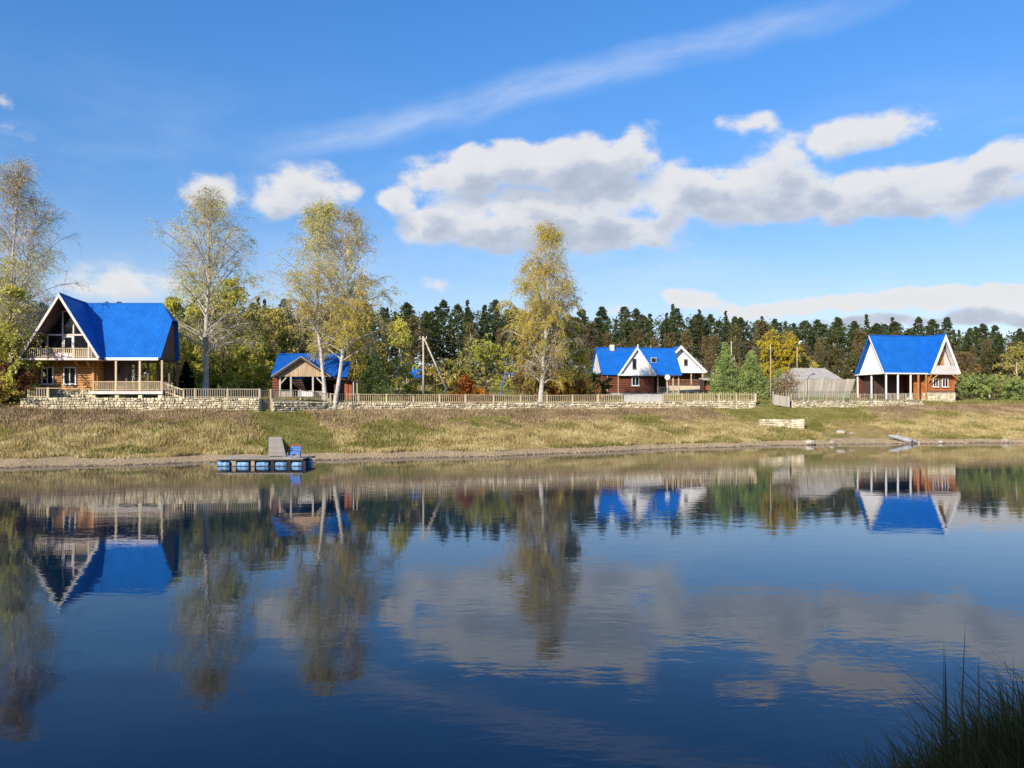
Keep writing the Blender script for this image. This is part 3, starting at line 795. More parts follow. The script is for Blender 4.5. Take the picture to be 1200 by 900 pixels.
s0 = MB().box(2.55, 3.35, 1.55, 1.75, 4.25, 5.05).build('skylight', M_GREYWOOD, house)
s0.rotation_euler = (0, 0, 0)
MB().box(2.66, 3.24, 1.53, 1.548, 4.37, 4.93).build('pane', M_GLASS, s0)
MB().box(-2.95, -2.35, 3.0, 3.5, hr - 0.8, hr + 0.42).build('chimney', M_OFFWHITE, house)
MB().tube([(1.25, 3.5, hr - 0.5), (1.25, 3.5, hr + 0.55)], 0.13, 8).build('stove_pipe', M_OFFWHITE, house)
MB().tube([(3.1, 3.5, hr - 0.5), (3.1, 3.5, hr + 0.42)], 0.05, 6).build('stove_pipe', M_STEEL, house)

# ================================================================== the white gabled house behind it
X0, Y0 = wx(795, 129), 129.0
house = empty('white_gabled_house', (X0, Y0, 6.40), R(4))
tag(house, 'white gabled house with a railed porch standing behind the brown log house', 'house')
hw, he, ha = 4.1, 2.75, 6.75
for sx in (-1, 1):
    MB().slab([(0, -1.6, ha), (sx * hw, -1.6, he), (sx * hw, 7, he), (0, 7, ha)], 0.14).build('roof_slope', M_ROOF if sx < 0 else M_ROOF_GREY, house)
rake_boards(house, he, ha, hw, -1.602, M_WHITE, 0.34)
MB().prism([(-hw + 0.2, -0.9, he), (hw - 0.2, -0.9, he), (0, -0.9, ha - 0.25)], (0, 0.1, 0)).build('front_gable', M_WHITE, house)
MB().box(-hw + 0.1, hw - 0.1, -1.5, -0.9, he - 0.22, he).build('gable_sill_board', M_WHITE, house)
window(house, 0.9, -0.9, 4.2, 0.55, 0.95, 1, M_WOOD_MAUVE)
MB().box(-3.9, 3.9, 1.2, 7, 0.7, he).build('wall', M_LOG_BROWN, house)
MB().box(-3.95, 3.75, -1.5, 6.9, 0.62, 0.74).build('porch_floor', M_WOOD_MAUVE, house)
MB().box(-3.9, 3.7, -1.4, 6.9, -0.6, 0.62).build('plinth', mat('cream_render', (0.62, 0.52, 0.36), 0.9, 0.12), house)
for x in (-3.4, -1.2, 1.65, 3.45): piece('post', M_CREAM, house, (x, -1.3, 0.74), (0.15, 0.15, he - 0.96))
railing(house, (-3.3, -1.3, 0.74), (3.4, -1.3, 0.74), 0.8, mat('reddish_rail', (0.36, 0.18, 0.12), 0.7), 0.2, 'porch_railing')
window(house, 2.55, 1.2, 1.9, 0.7, 0.9, 1)

sh = empty('lean_to_shed', (wx(829, 126), 126.0, 6.35), R(3))
tag(sh, 'small dark open shed with flat grey roof beside the white gabled house', 'shed')
MB().slab([(-0.85, -0.6, 1.55), (0.85, -0.6, 1.5), (0.85, 1.6, 1.75), (-0.85, 1.6, 1.8)], 0.14).build('roof', M_GREYWOOD, sh)
for x, y in ((-0.7, -0.45), (0.7, -0.45), (-0.7, 1.4), (0.7, 1.4)): piece('post', M_WOOD_DARK, sh, (x, y, -0.2), (0.12, 0.12, 1.68))
MB().box(-0.76, 0.76, 1.3, 1.36, -0.2, 1.62).box(-0.76, -0.7, -0.35, 1.3, -0.2, 1.5).build('wall', M_WOOD_DARK, sh)
MB().box(-0.5, 0.35, 0.0, 0.6, -0.1, 0.45).box(-0.35, 0.2, 0.05, 0.5, 0.45, 0.62).build('firewood_box', M_RUST, sh)

# ================================================================== the house on the right
house = empty('gabled_guest_house', (wx(1105, 113), 113.0, 4.55), R(12))
tag(house, 'tall house with white gables, blue roof, red log walls and posts, on stone plinth', 'house')
he, hr, ha, hw, half = 3.72, 9.05, 9.05, 2.35, 3.3
cross_roof(house, he, hr, ha, hw, half, 0.55, 9.0, None, M_ROOF)
rake_boards(house, he, ha, hw, -0.552, M_WHITE, 0.36)
soffit(house, he, ha, hw, -0.54, 0.45, M_OFFWHITE, 0.22)
# front gable: white frame round a recessed triangle
MB().prism([(-1.72, 0.45, he + 0.85), (1.72, 0.45, he + 0.85), (0, 0.45, ha - 0.6)], (0, 0.1, 0)).build('recessed_gable', M_OFFWHITE, house)
MB().prism([(-0.75, 0.449, he + 1.0), (0.45, 0.449, he + 1.0), (0.45, 0.449, he + 2.9), (0.1, 0.449, he + 3.6), (-0.35, 0.449, he + 3.0), (-0.75, 0.449, he + 2.4)], (0, -0.06, 0)).build('wooden_door', M_LOG, house)
MB().prism([(-hw + 0.15, -0.50, he - 0.02), (hw - 0.15, -0.50, he - 0.02), (1.62, -0.50, he + 1.05), (-1.62, -0.50, he + 1.05)], (0, 0.14, 0)).build('gable_parapet', M_OFFWHITE, house)
MB().box(-hw + 0.05, hw - 0.05, -0.50, 0.9, he - 0.16, he - 0.02).build('gable_floor', M_OFFWHITE, house)
# left end gable
xe = -8.35
MB().prism([(xe, 0.25, he), (xe, 2 * half - 0.25, he), (xe, half, hr - 0.25)], (-0.08, 0, 0)).build('end_gable', M_WHITE, house)
for a, b2 in (((-9.02, 0, he), (-9.02, half, hr)), ((-9.02, 2 * half, he), (-9.02, half, hr))):
    MB().prism([a, b2, (b2[0], b2[1], b2[2] - 0.42), (a[0], a[1] + (0.28 if a[1] == 0 else -0.28), a[2])], (-0.05, 0, 0)).build('barge_board', M_ROOF if a[1] else M_OFFWHITE, house)
MB().box(-9.0, -8.3, 0.05, 2 * half - 0.05, he - 0.12, he + 0.02).build('end_sill_board', M_WHITE, house)
MB().box(-8.95, -2.4, -0.06, -0.01, he - 0.14, he + 0.04).build('fascia_board', M_WHITE, house)
# walls
log_wall(house, -1.95, 1.95, 0.5, 1.15, he - 0.16, M_LOG_RED, 0.22, ext=0.25)
log_wall(house, 0.5, 6.3, -1.95, 1.15, he - 0.16, M_LOG_RED, 0.22, 'y', 0.25)
log_wall(house, 0.5, 6.3, 1.95, 1.15, he - 0.16, M_LOG_RED, 0.22, 'y', 0.25)
log_wall(house, -3.4, -2.05, 1.4, 0.3, he - 0.16, M_LOG_RED, 0.22, ext=0.1)
log_wall(house, -8.4, 1.95, 6.3, 0.3, he - 0.16, M_LOG_BROWN, 0.24, ext=0.2)
MB().box(-7.9, -3.4, 3.6, 6.2, 0.3, he - 0.16).build('inner_wall', M_WOOD_DARK, house)
for s_ in (-1, 1): MB().bar((s_ * 2.1, 0.35, he - 1.5), (s_ * 2.1, -0.4, he - 0.2), 0.12).bar((s_ * 1.2, -0.42, he - 0.25), (s_ * 2.2, -0.40, he - 0.95), 0.12).build('bracket', M_LOG, house)
window(house, -0.85, 0.38, 2.45, 0.85, 1.2, 2)
window(house, 0.62, 0.38, 2.45, 0.95, 1.2, 2)
MB().box(-2.25, 2.2, 0.25, 6.6, -1.1, 1.12).build('plinth', M_MORTAR, house)
stones_part(house, [(-2.25, 2.2, 0.25, -1.1, 1.12), (0.25, 6.6, -2.25, -1.1, 1.12, dict(axis='y'))], 'plinth_stones', 5)
MB().box(-2.05, 2.0, 0.2, 0.4, 1.10, 1.32).build('sill_beam', M_WOOD_MAUVE, house)
# porch
MB().box(-8.9, -2.26, 0.0, 6.5, -0.02, 0.14).build('porch_floor', M_CREAM, house)
for x in (-8.7, -6.9, -4.95, -3.75, -2.55): piece('post', M_WHITE if x < -4.5 else M_LOG, house, (x, 0.1, 0.14), (0.17, 0.17, he - 0.28))
for x, y in ((-8.7, 3.2), (-8.7, 6.3)): piece('post', M_WHITE, house, (x, y, 0.14), (0.17, 0.17, he - 0.28))
for a, b2 in ((-8.6, -7.0), (-6.8, -5.05), (-4.85, -3.85)):
    railing(house, (a, 0.1, 0.14), (b2, 0.1, 0.14), 0.85, M_PALE, 0.26, 'porch_railing')
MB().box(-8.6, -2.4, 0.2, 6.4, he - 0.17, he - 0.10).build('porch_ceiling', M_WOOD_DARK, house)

# ================================================================== the open pavilion near the middle left
house = empty('open_pavilion', (wx(357, 80), 80.0, 4.62))
tag(house, 'open wooden pavilion with blue roof and boarded gable behind the leaning birches', 'pavilion')
hw, he, ha, hr, half = 2.85, 2.02, 3.92, 4.45, 2.6
for sx in (-1, 1):
    yv = (ha - he) / (hr - he) * half
    MB().slab([(0, -1.3, ha), (sx * hw, -1.3, he), (sx * hw, 0, he), (0, yv, ha)], 0.08).build('roof_slope', M_ROOF_DARK, house)
yv = (ha - he) / (hr - he) * half
for pts in ([(-hw, 0, he), (-3.3, 0, he), (-3.3, half, hr), (0, half, hr), (0, yv, ha)], [(hw, 0, he), (3.1, 0, he), (3.1, half, hr), (0, half, hr), (0, yv, ha)],
            [(-3.3, half, hr), (3.1, half, hr), (3.1, 2 * half, he), (-3.3, 2 * half, he)], [(3.11, 0.1, he), (4.1, 0.1, he), (4.1, 1.9, he + 1.6), (3.11, 1.9, he + 1.6)]):
    MB().slab(pts, 0.08).build('roof_slope', M_ROOF_DARK, house)
MB().slab([(2.7, -0.9, 1.98), (5.4, -0.9, 1.55), (5.4, 3.5, 1.6), (2.7, 3.5, 2.0)], 0.08).build('lean_to_roof', M_WOOD_DARK, house)
rake_boards(house, he, ha, hw, -1.302, M_WOOD_DARK, 0.2)
rake_boards(house, he + 0.02, ha + 0.02, hw, -1.36, M_GREYWOOD, 0.06)
bw_ = 0.2
n = int(2 * (hw - 0.5) / bw_)
fg = MB().box(-hw + 0.45, hw - 0.45, -0.86, -0.80, he - 0.02, he + 0.16).build('front_gable', M_TANWOOD, house)
for i in range(n):
    xa = -hw + 0.5 + i * bw_; xb = xa + bw_ - 0.015
    za = ha - 0.18 - abs(xa) * (ha - he) / hw; zb = ha - 0.18 - abs(xb) * (ha - he) / hw
    yq = -0.88 - 0.012 * (i % 2)
    MB().prism([(xa, yq, he), (xb, yq, he), (xb, yq, max(zb, he + .02)), (xa, yq, max(za, he + .02))], (0, 0.03, 0)).build('board', M_TANWOOD, fg)
for x in (-2.15, -1.1, 1.0, 1.95): piece('post', M_GREYWOOD, house, (x, -0.8, -0.1), (0.15, 0.15, he + 0.1))
for s_, x in ((1, -2.15), (-1, 1.95)): MB().bar((x, -0.8, he - 0.75), (x + s_ * 0.6, -0.8, he - 0.1), 0.12).build('brace', M_GREYWOOD, house)
for x in (-3.0, 2.9):
    log_wall(house, 0.4, 4.6, x, -0.1, he - 0.1, M_WOOD_DARK, 0.24, 'y', 0.15)
log_wall(house, -3.0, 2.9, 4.8, -0.1, he - 0.1, M_WOOD_DARK, 0.24, ext=0.2)  # shade inside the pavilion put into the colour: back logs in dark wood
log_wall(house, -3.0, -2.55, 0.2, -0.1, he - 0.1, M_LOG_BROWN, 0.24, ext=0.15)
for x in (4.05, 4.45): MB().box(x - 0.16, x + 0.16, -0.2, 0.12, -0.2, 1.62).build('brick_pillar', M_RUST, house)
for x in (4.85, 5.2): piece('post', M_GREYWOOD, house, (x, -0.7, -0.2), (0.1, 0.1, 1.75))
for a, b2 in ((-2.2, -0.95), (1.05, 2.0)):
    railing(house, (a, -0.8, -0.1), (b2, -0.8, -0.1), 0.72, M_PALE, 0.11, 'railing', baluster=(0.09, 0.03))
MB().box(-2.9, 2.8, -0.9, 4.8, -0.5, -0.05).build('floor', M_GREYWOOD, house)

tb = empty('table', (wx(359.5, 78.6), 78.6, 4.57))
tag(tb, 'white table at the front of the open pavilion', 'table')
MB().box(-0.72, 0.72, -0.38, 0.38, 0.62, 0.68).build('table_top', M_WHITE, tb)
MB().box(-0.70, 0.70, -0.36, -0.33, 0.14, 0.62).build('front_panel', M_WHITE, tb)
for x in (-0.62, 0.62):
    for y in (-0.28, 0.28): piece('leg', M_WOOD_DARK, tb, (x, y, 0), (0.07, 0.07, 0.62))

# ================================================================== the grey barn
bn = empty('plank_barn', (wx(960, 117), 117.0, h1(wx(960, 117), 117) - 0.05), R(6))
tag(bn, 'long pale grey plank barn with a slate hip roof beside the right-hand house', 'barn')
wl = MB().prism([(-4.6, 0, 0), (4.4, 0, 0), (5.4, 0, 2.65), (-4.6, 0, 2.65)], (0, 0.15, 0)).build('front_wall', M_GREYWOOD, bn)
nb = 15
for i in range(nb):
    f0, f1 = i / nb, (i + 1) / nb - 0.004
    q = lambda f: (-4.62 + 9.04 * f, -4.62 + 10.04 * f)
    (a0, b0), (a1_, b1_) = q(f0), q(f1)
    yq = -0.035 - 0.02 * (i % 2) - random.uniform(0, 0.015)
    dz = random.uniform(-0.05, 0.05)
    MB().prism([(a0, yq, -0.1), (a1_, yq, -0.1), (b1_, yq, 2.68 + dz), (b0, yq, 2.68 + dz)], (0, 0.03, 0)).build('board', M_GREYWOOD, wl)
MB().prism([(4.4, 0.16, 0), (4.4, 4.5, 0), (5.4, 4.5, 2.65), (5.4, 0.16, 2.65)], (-0.1, 0, 0)).build('end_wall', M_WOOD_DARK, bn)  # shaded side of the barn: its shade is put into the dark colour
MB().box(-4.6, 5.2, 4.4, 4.5, 0, 2.65).build('back_wall', M_WOOD_DARK, bn)
for pts in ([(-5.0, 0.3, 2.7), (3.6, 0.3, 2.75), (2.1, 2.6, 4.35), (-2.6, 2.6, 4.35)], [(3.6, 0.3, 2.75), (3.6, 4.9, 2.75), (2.1, 2.6, 4.35)],
            [(-5.0, 4.9, 2.7), (-5.0, 0.3, 2.7), (-2.6, 2.6, 4.35)], [(3.6, 4.9, 2.75), (-5.0, 4.9, 2.7), (-2.6, 2.6, 4.35), (2.1, 2.6, 4.35)]):
    MB().slab(pts, 0.07).build('roof_slope', M_ROOF_GREY, bn)
MB().box(-0.1, 0.08, 2.5, 2.68, 4.2, 4.6).build('roof_vent', M_GREYWOOD, bn)

# ================================================================== small blue roofs farther back
gz = empty('garden_gazebo', (wx(485, 118), 118.0, h1(wx(485, 118), 118)))
tag(gz, 'small open gazebo with a blue roof standing beside the braced pole', 'gazebo')
MB().slab([(-1.0, -1.0, 1.9), (1.25, -1.0, 1.9), (0.9, 0.3, 3.35), (-0.2, 0.3, 3.35)], 0.06).build('roof_slope', M_ROOF_DARK, gz)
MB().slab([(-1.0, 1.5, 1.9), (1.25, 1.5, 1.9), (0.9, 0.3, 3.35), (-0.2, 0.3, 3.35)], 0.06).build('roof_slope', M_ROOF_DARK, gz)
MB().slab([(-1.9, -1.0, 1.75), (-1.0, -1.0, 1.9), (-0.2, 0.3, 2.4), (-1.9, 0.3, 1.9)], 0.06).build('lower_roof', M_WOOD_MAUVE, gz)
for x, y in ((-0.9, -0.9), (1.15, -0.9), (-0.9, 1.4), (1.15, 1.4), (-1.8, -0.9)): piece('post', M_GREYWOOD, gz, (x, y, -0.1), (0.1, 0.1, 2.0 if x > -1.5 else 1.85))
MB().box(-0.8, 1.0, -0.3, 0.3, 0.45, 0.52).box(-0.7, -0.6, -0.2, 0.2, -0.1, 0.45).box(0.8, 0.9, -0.2, 0.2, -0.1, 0.45).build('bench', M_WOOD_MAUVE, gz)

wr = empty('well_house', (wx(655, 120), 120.0, h1(wx(655, 120), 120)))
tag(wr, 'narrow pointed blue roof of a little well house behind young pines', 'well house')
zt = wz(418, 120) - h1(wx(655, 120), 120); zb = wz(437, 120) - h1(wx(655, 120), 120)
for k in range(4):
    a = k * math.pi / 2 + R(20); c_, s_ = math.cos, math.sin
    MB().prism([(0.75 * c_(a), 0.75 * s_(a), zb), (0.75 * c_(a + math.pi / 2), 0.75 * s_(a + math.pi / 2), zb), (0, 0, zt)], (0, 0, -0.06)).build('roof_slope', M_ROOF, wr)
    piece('post', M_WOOD_MAUVE, wr, (0.5 * c_(a), 0.5 * s_(a), -0.1), (0.1, 0.1, zb + 0.15))
MB().tube([(0, 0, -0.1), (0, 0, 0.7)], 0.42, 10).build('well_ring', M_CONCRETE, wr)

# blue swing frame
Xf, Yf = wx(594, 108), 108.0
sf = empty('swing_frame', (Xf, Yf, h1(Xf, Yf)))
tag(sf, 'tall blue tubular swing frame with ladder legs on the lawn', 'swing')
for nm, (dx) in (('leg_frame', 0),):
    for y in (-0.8, 0.8):
        ll = MB()
        ll.tube([(-0.95, y, -0.1), (-0.25, 0.0, 3.1)], 0.06, 6)
        ll.build('leg', M_BLUEPAINT, sf)
    for k in range(1, 7):
        f = k / 7
        MB().tube([(-0.95 + 0.7 * f, -0.8 * (1 - f), -0.1 + 3.2 * f), (-0.95 + 0.7 * f, 0.8 * (1 - f), -0.1 + 3.2 * f)], 0.035, 6).build('rung', M_BLUEPAINT, sf)
MB().tube([(-0.25, 0, 3.1), (1.6, 0, 3.05)], 0.06, 6).build('top_beam', M_BLUEPAINT, sf)
for y in (-0.7, 0.7): MB().tube([(1.75, y, -0.1), (1.55, 0, 3.05)], 0.05, 6).build('leg', M_BLUEPAINT, sf)

# ================================================================== poles and wires
def pole(px, D, ytop, r=0.11, matl=None, name='wooden_pole', ybase=None):
    X = wx(px, D); g = h1(X, D); o = empty(name, (X, D, g))
    hgt = wz(ytop, D) - g
    MB().tube([(0, 0, -0.4), (0.03, 0, hgt * 0.5), (0, 0, hgt)], [r, r * 0.9, r * 0.75], 8).build('shaft', matl or M_GREYWOOD, o, smooth=True)
    return o, hgt
up, hp = pole(496, 100, 394, 0.13, M_PALE, 'utility_pole')
tag(up, 'pale wooden utility pole propped by a slanting brace on the lawn', 'pole')
br = MB().tube([(0.15, 0, hp - 0.35), (3.15, -4.2, 0.75)], 0.10, 8).build('brace', M_PALE, up)
MB().tube([(3.2, -4.2, 0.95), (2.75, -5.0, 0.35), (2.95, -6.0, -1.0)], 0.08, 8).build('stub', M_PALE, up)
MB().box(-0.45, 0.45, -0.06, 0.06, hp - 0.35, hp - 0.23).build('cross_arm', M_PALE, up)
for x in (-0.4, 0.4): MB().tube([(x, 0, hp - 0.22), (x, 0, hp - 0.02)], 0.05, 6).build('insulator', M_WHITE, up)
p3, hp3 = pole(903, 104, 403, 0.07, M_PALE, 'bare_pole'); tag(p3, 'bare pale pole standing in front of the yellow birches', 'pole')
p4, hp4 = pole(934, 112, 405, 0.06, M_GREYWOOD, 'lamp_post'); tag(p4, 'thin lamp post with white lamp head beside the grey barn', 'street lamp')
MB().tube([(0, 0, hp4 - 0.05), (0.25, -0.1, hp4 + 0.28), (0.45, -0.15, hp4 + 0.42)], 0.05, 6).build('arm', M_STEEL, p4)
MB().tube([(0.2, -0.08, hp4 + 0.2), (0.34, -0.12, hp4 + 0.45), (0.55, -0.18, hp4 + 0.62)], [0.06, 0.16, 0.10], 8).build('lamp_head', M_WHITE, p4)
p5, hp5 = pole(782, 103, 447, 0.05, M_CREAM, 'dish_pole'); tag(p5, 'round white dish on a thin pole in front of the brown house', 'dish')
dz = wz(442, 103) - h1(wx(782, 103), 103)
MB().tube([(0, -0.10, dz), (0, -0.04, dz), (0, 0.02, dz)], [0.34, 0.30, 0.1], 16).build('dish', M_WHITE, p5)
def wire(a, b, sag, label):
    a, b = Vector(a), Vector(b); pts = []
    for i in range(13):
        f = i / 12; q = a.lerp(b, f); q.z -= sag * 4 * f * (1 - f); pts.append(q)
    o = MB().tube(pts, 0.022, 4).build('overhead_wire', M_WIRE)
    return tag(o, label, 'wire')
wire((wx(496, 100), 100, wz(397, 100)), (wx(856, 128), 128, wz(404, 128)), 1.2, 'thin overhead wire running from the braced pole past the big birch')
far_pole, hpf = pole(857, 128, 400, 0.10, M_GREYWOOD, 'far_pole'); tag(far_pole, 'slim grey pole rising behind the white gabled house', 'pole')
wire((wx(857, 128), 128, wz(402, 128)), (wx(934, 112), 112, wz(408, 112)), 0.5, 'thin overhead wire between the slim grey pole and the lamp post')

# ================================================================== stone retaining wall, fences and gates
def wall_pt(X, dz=0.0): return Vector((X, float(Yw(X)), float(Htop(X)) + dz))
def stone_wall(px0, px1, label, seed, tops=0.06):
    xa, xb = on_wall(px0), on_wall(px1)
    o = empty('stone_wall', (xa, float(Yw(xa)), float(Hbase(xa))))
    core = MB(); st = MB(); r = random.Random(seed); nseg = max(1, int((xb - xa) / 3.0))
    for i in range(nseg):
        u0, u1 = xa + (xb - xa) * i / nseg, xa + (xb - xa) * (i + 1) / nseg
        a, b = Vector((u0, float(Yw(u0)), 0)), Vector((u1, float(Yw(u1)), 0))
        d = (b - a); L = d.length; d.normalize(); nrm = Vector((d.y, -d.x, 0))
        zt0, zt1 = float(Htop(u0)) + tops, float(Htop(u1)) + tops
        zb = min(float(Hbase(u0)), float(Hbase(u1))) - 0.35
        f0, f1 = a + nrm * 0.26, b + nrm * 0.26; k0, k1 = a - nrm * 0.2, b - nrm * 0.2
        core.add([(f0.x, f0.y, zb), (f1.x, f1.y, zb), (k1.x, k1.y, zb), (k0.x, k0.y, zb), (f0.x, f0.y, zt0), (f1.x, f1.y, zt1), (k1.x, k1.y, zt1), (k0.x, k0.y, zt0)],
                 [(4, 5, 6, 7), (0, 1, 5, 4), (1, 2, 6, 5), (2, 3, 7, 6), (3, 0, 4, 7)])
        tmp = MB(); stone_face(tmp, 0, L, 0, zb + 0.2, min(zt0, zt1) + 0.03, r, 0.27, 0.19, depth=0.17)
        vs = []
        for (x, y, z) in tmp.v:
            q = f0 + d * x - nrm * y; vs.append((q.x, q.y, z))
        st.add(vs, tmp.f)
    core.v = [(v[0] - xa, v[1] - float(Yw(xa)), v[2] - float(Hbase(xa))) for v in core.v]
    st.v = [(v[0] - xa, v[1] - float(Yw(xa)), v[2] - float(Hbase(xa))) for v in st.v]
    core.build('core', M_MORTAR, o); tag(st.build('stonework', M_STONE, o), kind='stuff')
    return tag(o, label, 'wall', 'stone walls along the bank', 'thing')
stone_wall(25, 304.5, 'pale stone retaining wall below the large log house and its veranda', 11)
stone_wall(317.5, 386, 'short pale stone retaining wall below the open pavilion, right of the board gate', 12)
stone_wall(386, 700, 'long low pale stone wall under the picket fence below the lawn', 13)
stone_wall(700, 884, 'pale stone wall below the brown log house, ending at the grassy opening', 14)
stone_wall(926, 1079, 'pale stone wall from the tilted gate to the house on the stone plinth', 15)

FENCE_N = [0]
def fence(px0, px1, label, h=0.82, matl=M_PALE, step=0.2, post_step=2.6, plain=False, lift=0.04, jitter=0.0, pw=0.05, back=0.0):
    xa, xb = on_wall(px0), on_wall(px1)
    A = wall_pt(xa, 0.06); A.y += back
    o = empty('picket_fence' if not plain else 'handrail', A)
    nseg = max(1, round((xb - xa) / post_step))
    pts = [wall_pt(xa + (xb - xa) * i / nseg, 0.06) + Vector((0, back, 0)) - A for i in range(nseg + 1)]
    for p in pts: piece('post', matl, o, (p.x, p.y, p.z - 0.1), (0.09, 0.09, h + 0.15))
    for i in range(nseg):
        a, b = pts[i], pts[i + 1]; d = b - a; rz = math.atan2(d.y, d.x); up_ = Vector((0, 0, 1))
        u = d.normalized() * 0.061
        MB().bar(a + u + up_ * (h - 0.03), b - u + up_ * (h - 0.03), 0.08, 0.06).build('rail', matl, o)
        if plain: continue
        MB().bar(a + u + up_ * (lift + 0.08), b - u + up_ * (lift + 0.08), 0.05, 0.05).build('rail', matl, o)
        n = max(2, int(d.length / step))
        for k in range(n):
            f = (k + 0.5) / n; p = a + d * f
            if jitter and random.random() < 0.10: continue
            hh = h - 0.062 - lift + (random.uniform(0, jitter) if jitter else -0.03)
            piece('picket', matl, o, (p.x, p.y + (-0.06 if jitter else 0), p.z + lift), (pw, 0.025, hh + (0.12 if jitter else 0)), rz, random.uniform(-.03, .03) if jitter else 0)
    return tag(o, label, 'fence' if not plain else 'handrail', 'fences on the stone wall')
fence(33, 56, 'short cream baluster fence at the left end of the stone wall', 0.85, M_CREAM, 0.17, 1.7)
fence(57, 97, 'plain cream handrail in front of the log house windows', 0.85, M_CREAM, 0.2, 3.0, plain=True)
fence(190, 304, 'cream picket fence between the veranda and the board gate', 0.84, M_PALE, 0.19, 2.8)
fence(318, 384, 'picket fence in front of the open pavilion', 0.80, M_PALE, 0.19, 2.7)
fence(387, 545, 'cream picket fence from the leaning birches to the first rust-red bush', 0.84, M_CREAM, 0.21, 2.7)
fence(546, 700, 'cream picket fence below the big lone birch', 0.84, M_CREAM, 0.21, 2.7)
fence(777, 884, 'uneven yellowish picket fence between the white board panel and the grassy opening', 0.80, M_CREAM, 0.24, 2.3, jitter=0.2, pw=0.075)
fence(927, 1062, 'pale picket fence in front of the grey barn', 0.82, M_PALE, 0.3, 2.6, jitter=0.12)
fence(701, 729, 'yellowish picket fence below the left end of the brown house', 0.80, M_CREAM, 0.22, 2.3, jitter=0.15, pw=0.08)
# white board panel
xa, xb = on_wall(731), on_wall(776)
A = wall_pt(xa, 0.06); B = wall_pt(xb, 0.06)
bp = tag(empty('board_fence', A), 'low white board fence panel in front of the brown log house', 'fence', 'fences on the stone wall')
d = B - A; rz = math.atan2(d.y, d.x); nb = 18
MB().bar((0, 0.04, 0.15), (d.x, d.y + 0.04, d.z + 0.15), 0.05).bar((0, 0.04, 0.65), (d.x, d.y + 0.04, d.z + 0.65), 0.05).build('rail', M_OFFWHITE, bp)
for i in range(nb):
    p = d * ((i + 0.5) / nb)
    piece('board', M_OFFWHITE, bp, (p.x, p.y, p.z + 0.02), (d.length / nb - 0.02, 0.03, 0.78 + random.uniform(-0.03, 0.03)), rz)
# board gate by the landing-stage path
xa, xb = on_wall(306), on_wall(316.5)
A = Vector((xa, float(Yw(xa)), float(Hbase(xa)) + 0.02)); B = Vector((xb, float(Yw(xb)), A.z))
gt = tag(empty('board_gate', A), 'grey-brown board gate in the gap of the wall above the landing stage path', 'gate')
d = B - A; rz = math.atan2(d.y, d.x)
M_GATE = mat('grey_brown_gate', (0.24, 0.19, 0.14), 0.8, 0.3, 2.0, (1, 1, .3), objrand=0.15)
for i in range(6):
    p = d * ((i + 0.5) / 6); piece('board', M_GATE, gt, (p.x, p.y, 0.0), (d.length / 6 - 0.012, 0.03, 1.02), rz)
for z in (0.2, 0.8): MB().bar((0, 0.04, z), (d.x, d.y + 0.04, z), 0.06).build('cross_bar', M_GATE, gt)
for q in (-0.09, 1.09): piece('post', M_CREAM, gt, (d.x * q, d.y * q, -0.2), (0.13, 0.13, 2.1), rz)
railing(gt, (0.06, 0.05, 1.12), (d.x - 0.06, d.y + 0.05, 1.12), 0.7, M_PALE, 0.19, 'railing')
# tilted gate at the opening
xa = on_wall(906)
A = Vector((xa, float(Yw(xa)), float(Htop(xa)) - 0.55))
gt = tag(empty('tilted_gate', A, R(4)), 'weathered grey gate of boards hanging askew at the grassy opening', 'gate')
for i in range(7):
    f = (i + 0.5) / 7
    piece('board', M_GREYWOOD, gt, (0.08 + 1.95 * f, 0, 0.15 - 0.32 * f), (0.26, 0.03, 1.25), 0)
piece('post', M_PALE, gt, (0, 0.05, -0.2), (0.13, 0.13, 1.95))
MB().bar((0.05, 0.04, 1.1), (2.1, 0.04, 0.8), 0.07).bar((0.05, 0.04, 0.35), (2.1, 0.04, 0.05), 0.07).build('cross_bar', M_GREYWOOD, gt)
for i in range(7): piece('picket', M_PALE, gt, (0.1 + 0.3 * i, 0.06, 0.9 - 0.02 * i), (0.05, 0.03, 0.75), 0)
# post at the end of the wall
pp = wall_pt(on_wall(885.5)); gp = empty('gate_post', (pp.x, pp.y, pp.z - 0.8))
tag(gp, 'lone cream gate post at the end of the wall by the opening', 'post')
MB().box(-0.08, 0.08, -0.08, 0.08, -0.2, 1.7).build('shaft', M_CREAM, gp); MB().box(-0.11, 0.11, -0.11, 0.11, 1.7, 1.76).build('cap', M_CREAM, gp)
# green netting behind the right-hand fence
xa, xb = on_wall(925), on_wall(1004)
A = wall_pt(xa); B = wall_pt(xb)
M_NET = mat('green_netting', (0.10, 0.17, 0.09), 0.8, 0.3, 6.0)
nt = tag(empty('netting_fence', A + Vector((0, 1.1, 0))), 'green netting stretched on posts behind the picket fence by the barn', 'netting')
d = B - A
m = MB()
nvv = 30
for i in range(nvv + 1):
    p = d * (i / nvv); m.box(p.x - 0.02, p.x + 0.02, p.y - 0.006, p.y + 0.006, p.z + 0.1, p.z + 1.3)
for k in range(8):
    z = 0.1 + 1.2 * k / 7; m.bar((0, 0.012, z), (d.x, d.y + 0.012, d.z + z), 0.006, 0.035)
m.build('net', M_NET, nt)
for i in range(5):
    p = d * (i / 4); piece('post', M_GREYWOOD, nt, (p.x, p.y + 0.05, p.z - 0.2), (0.08, 0.08, 1.6))
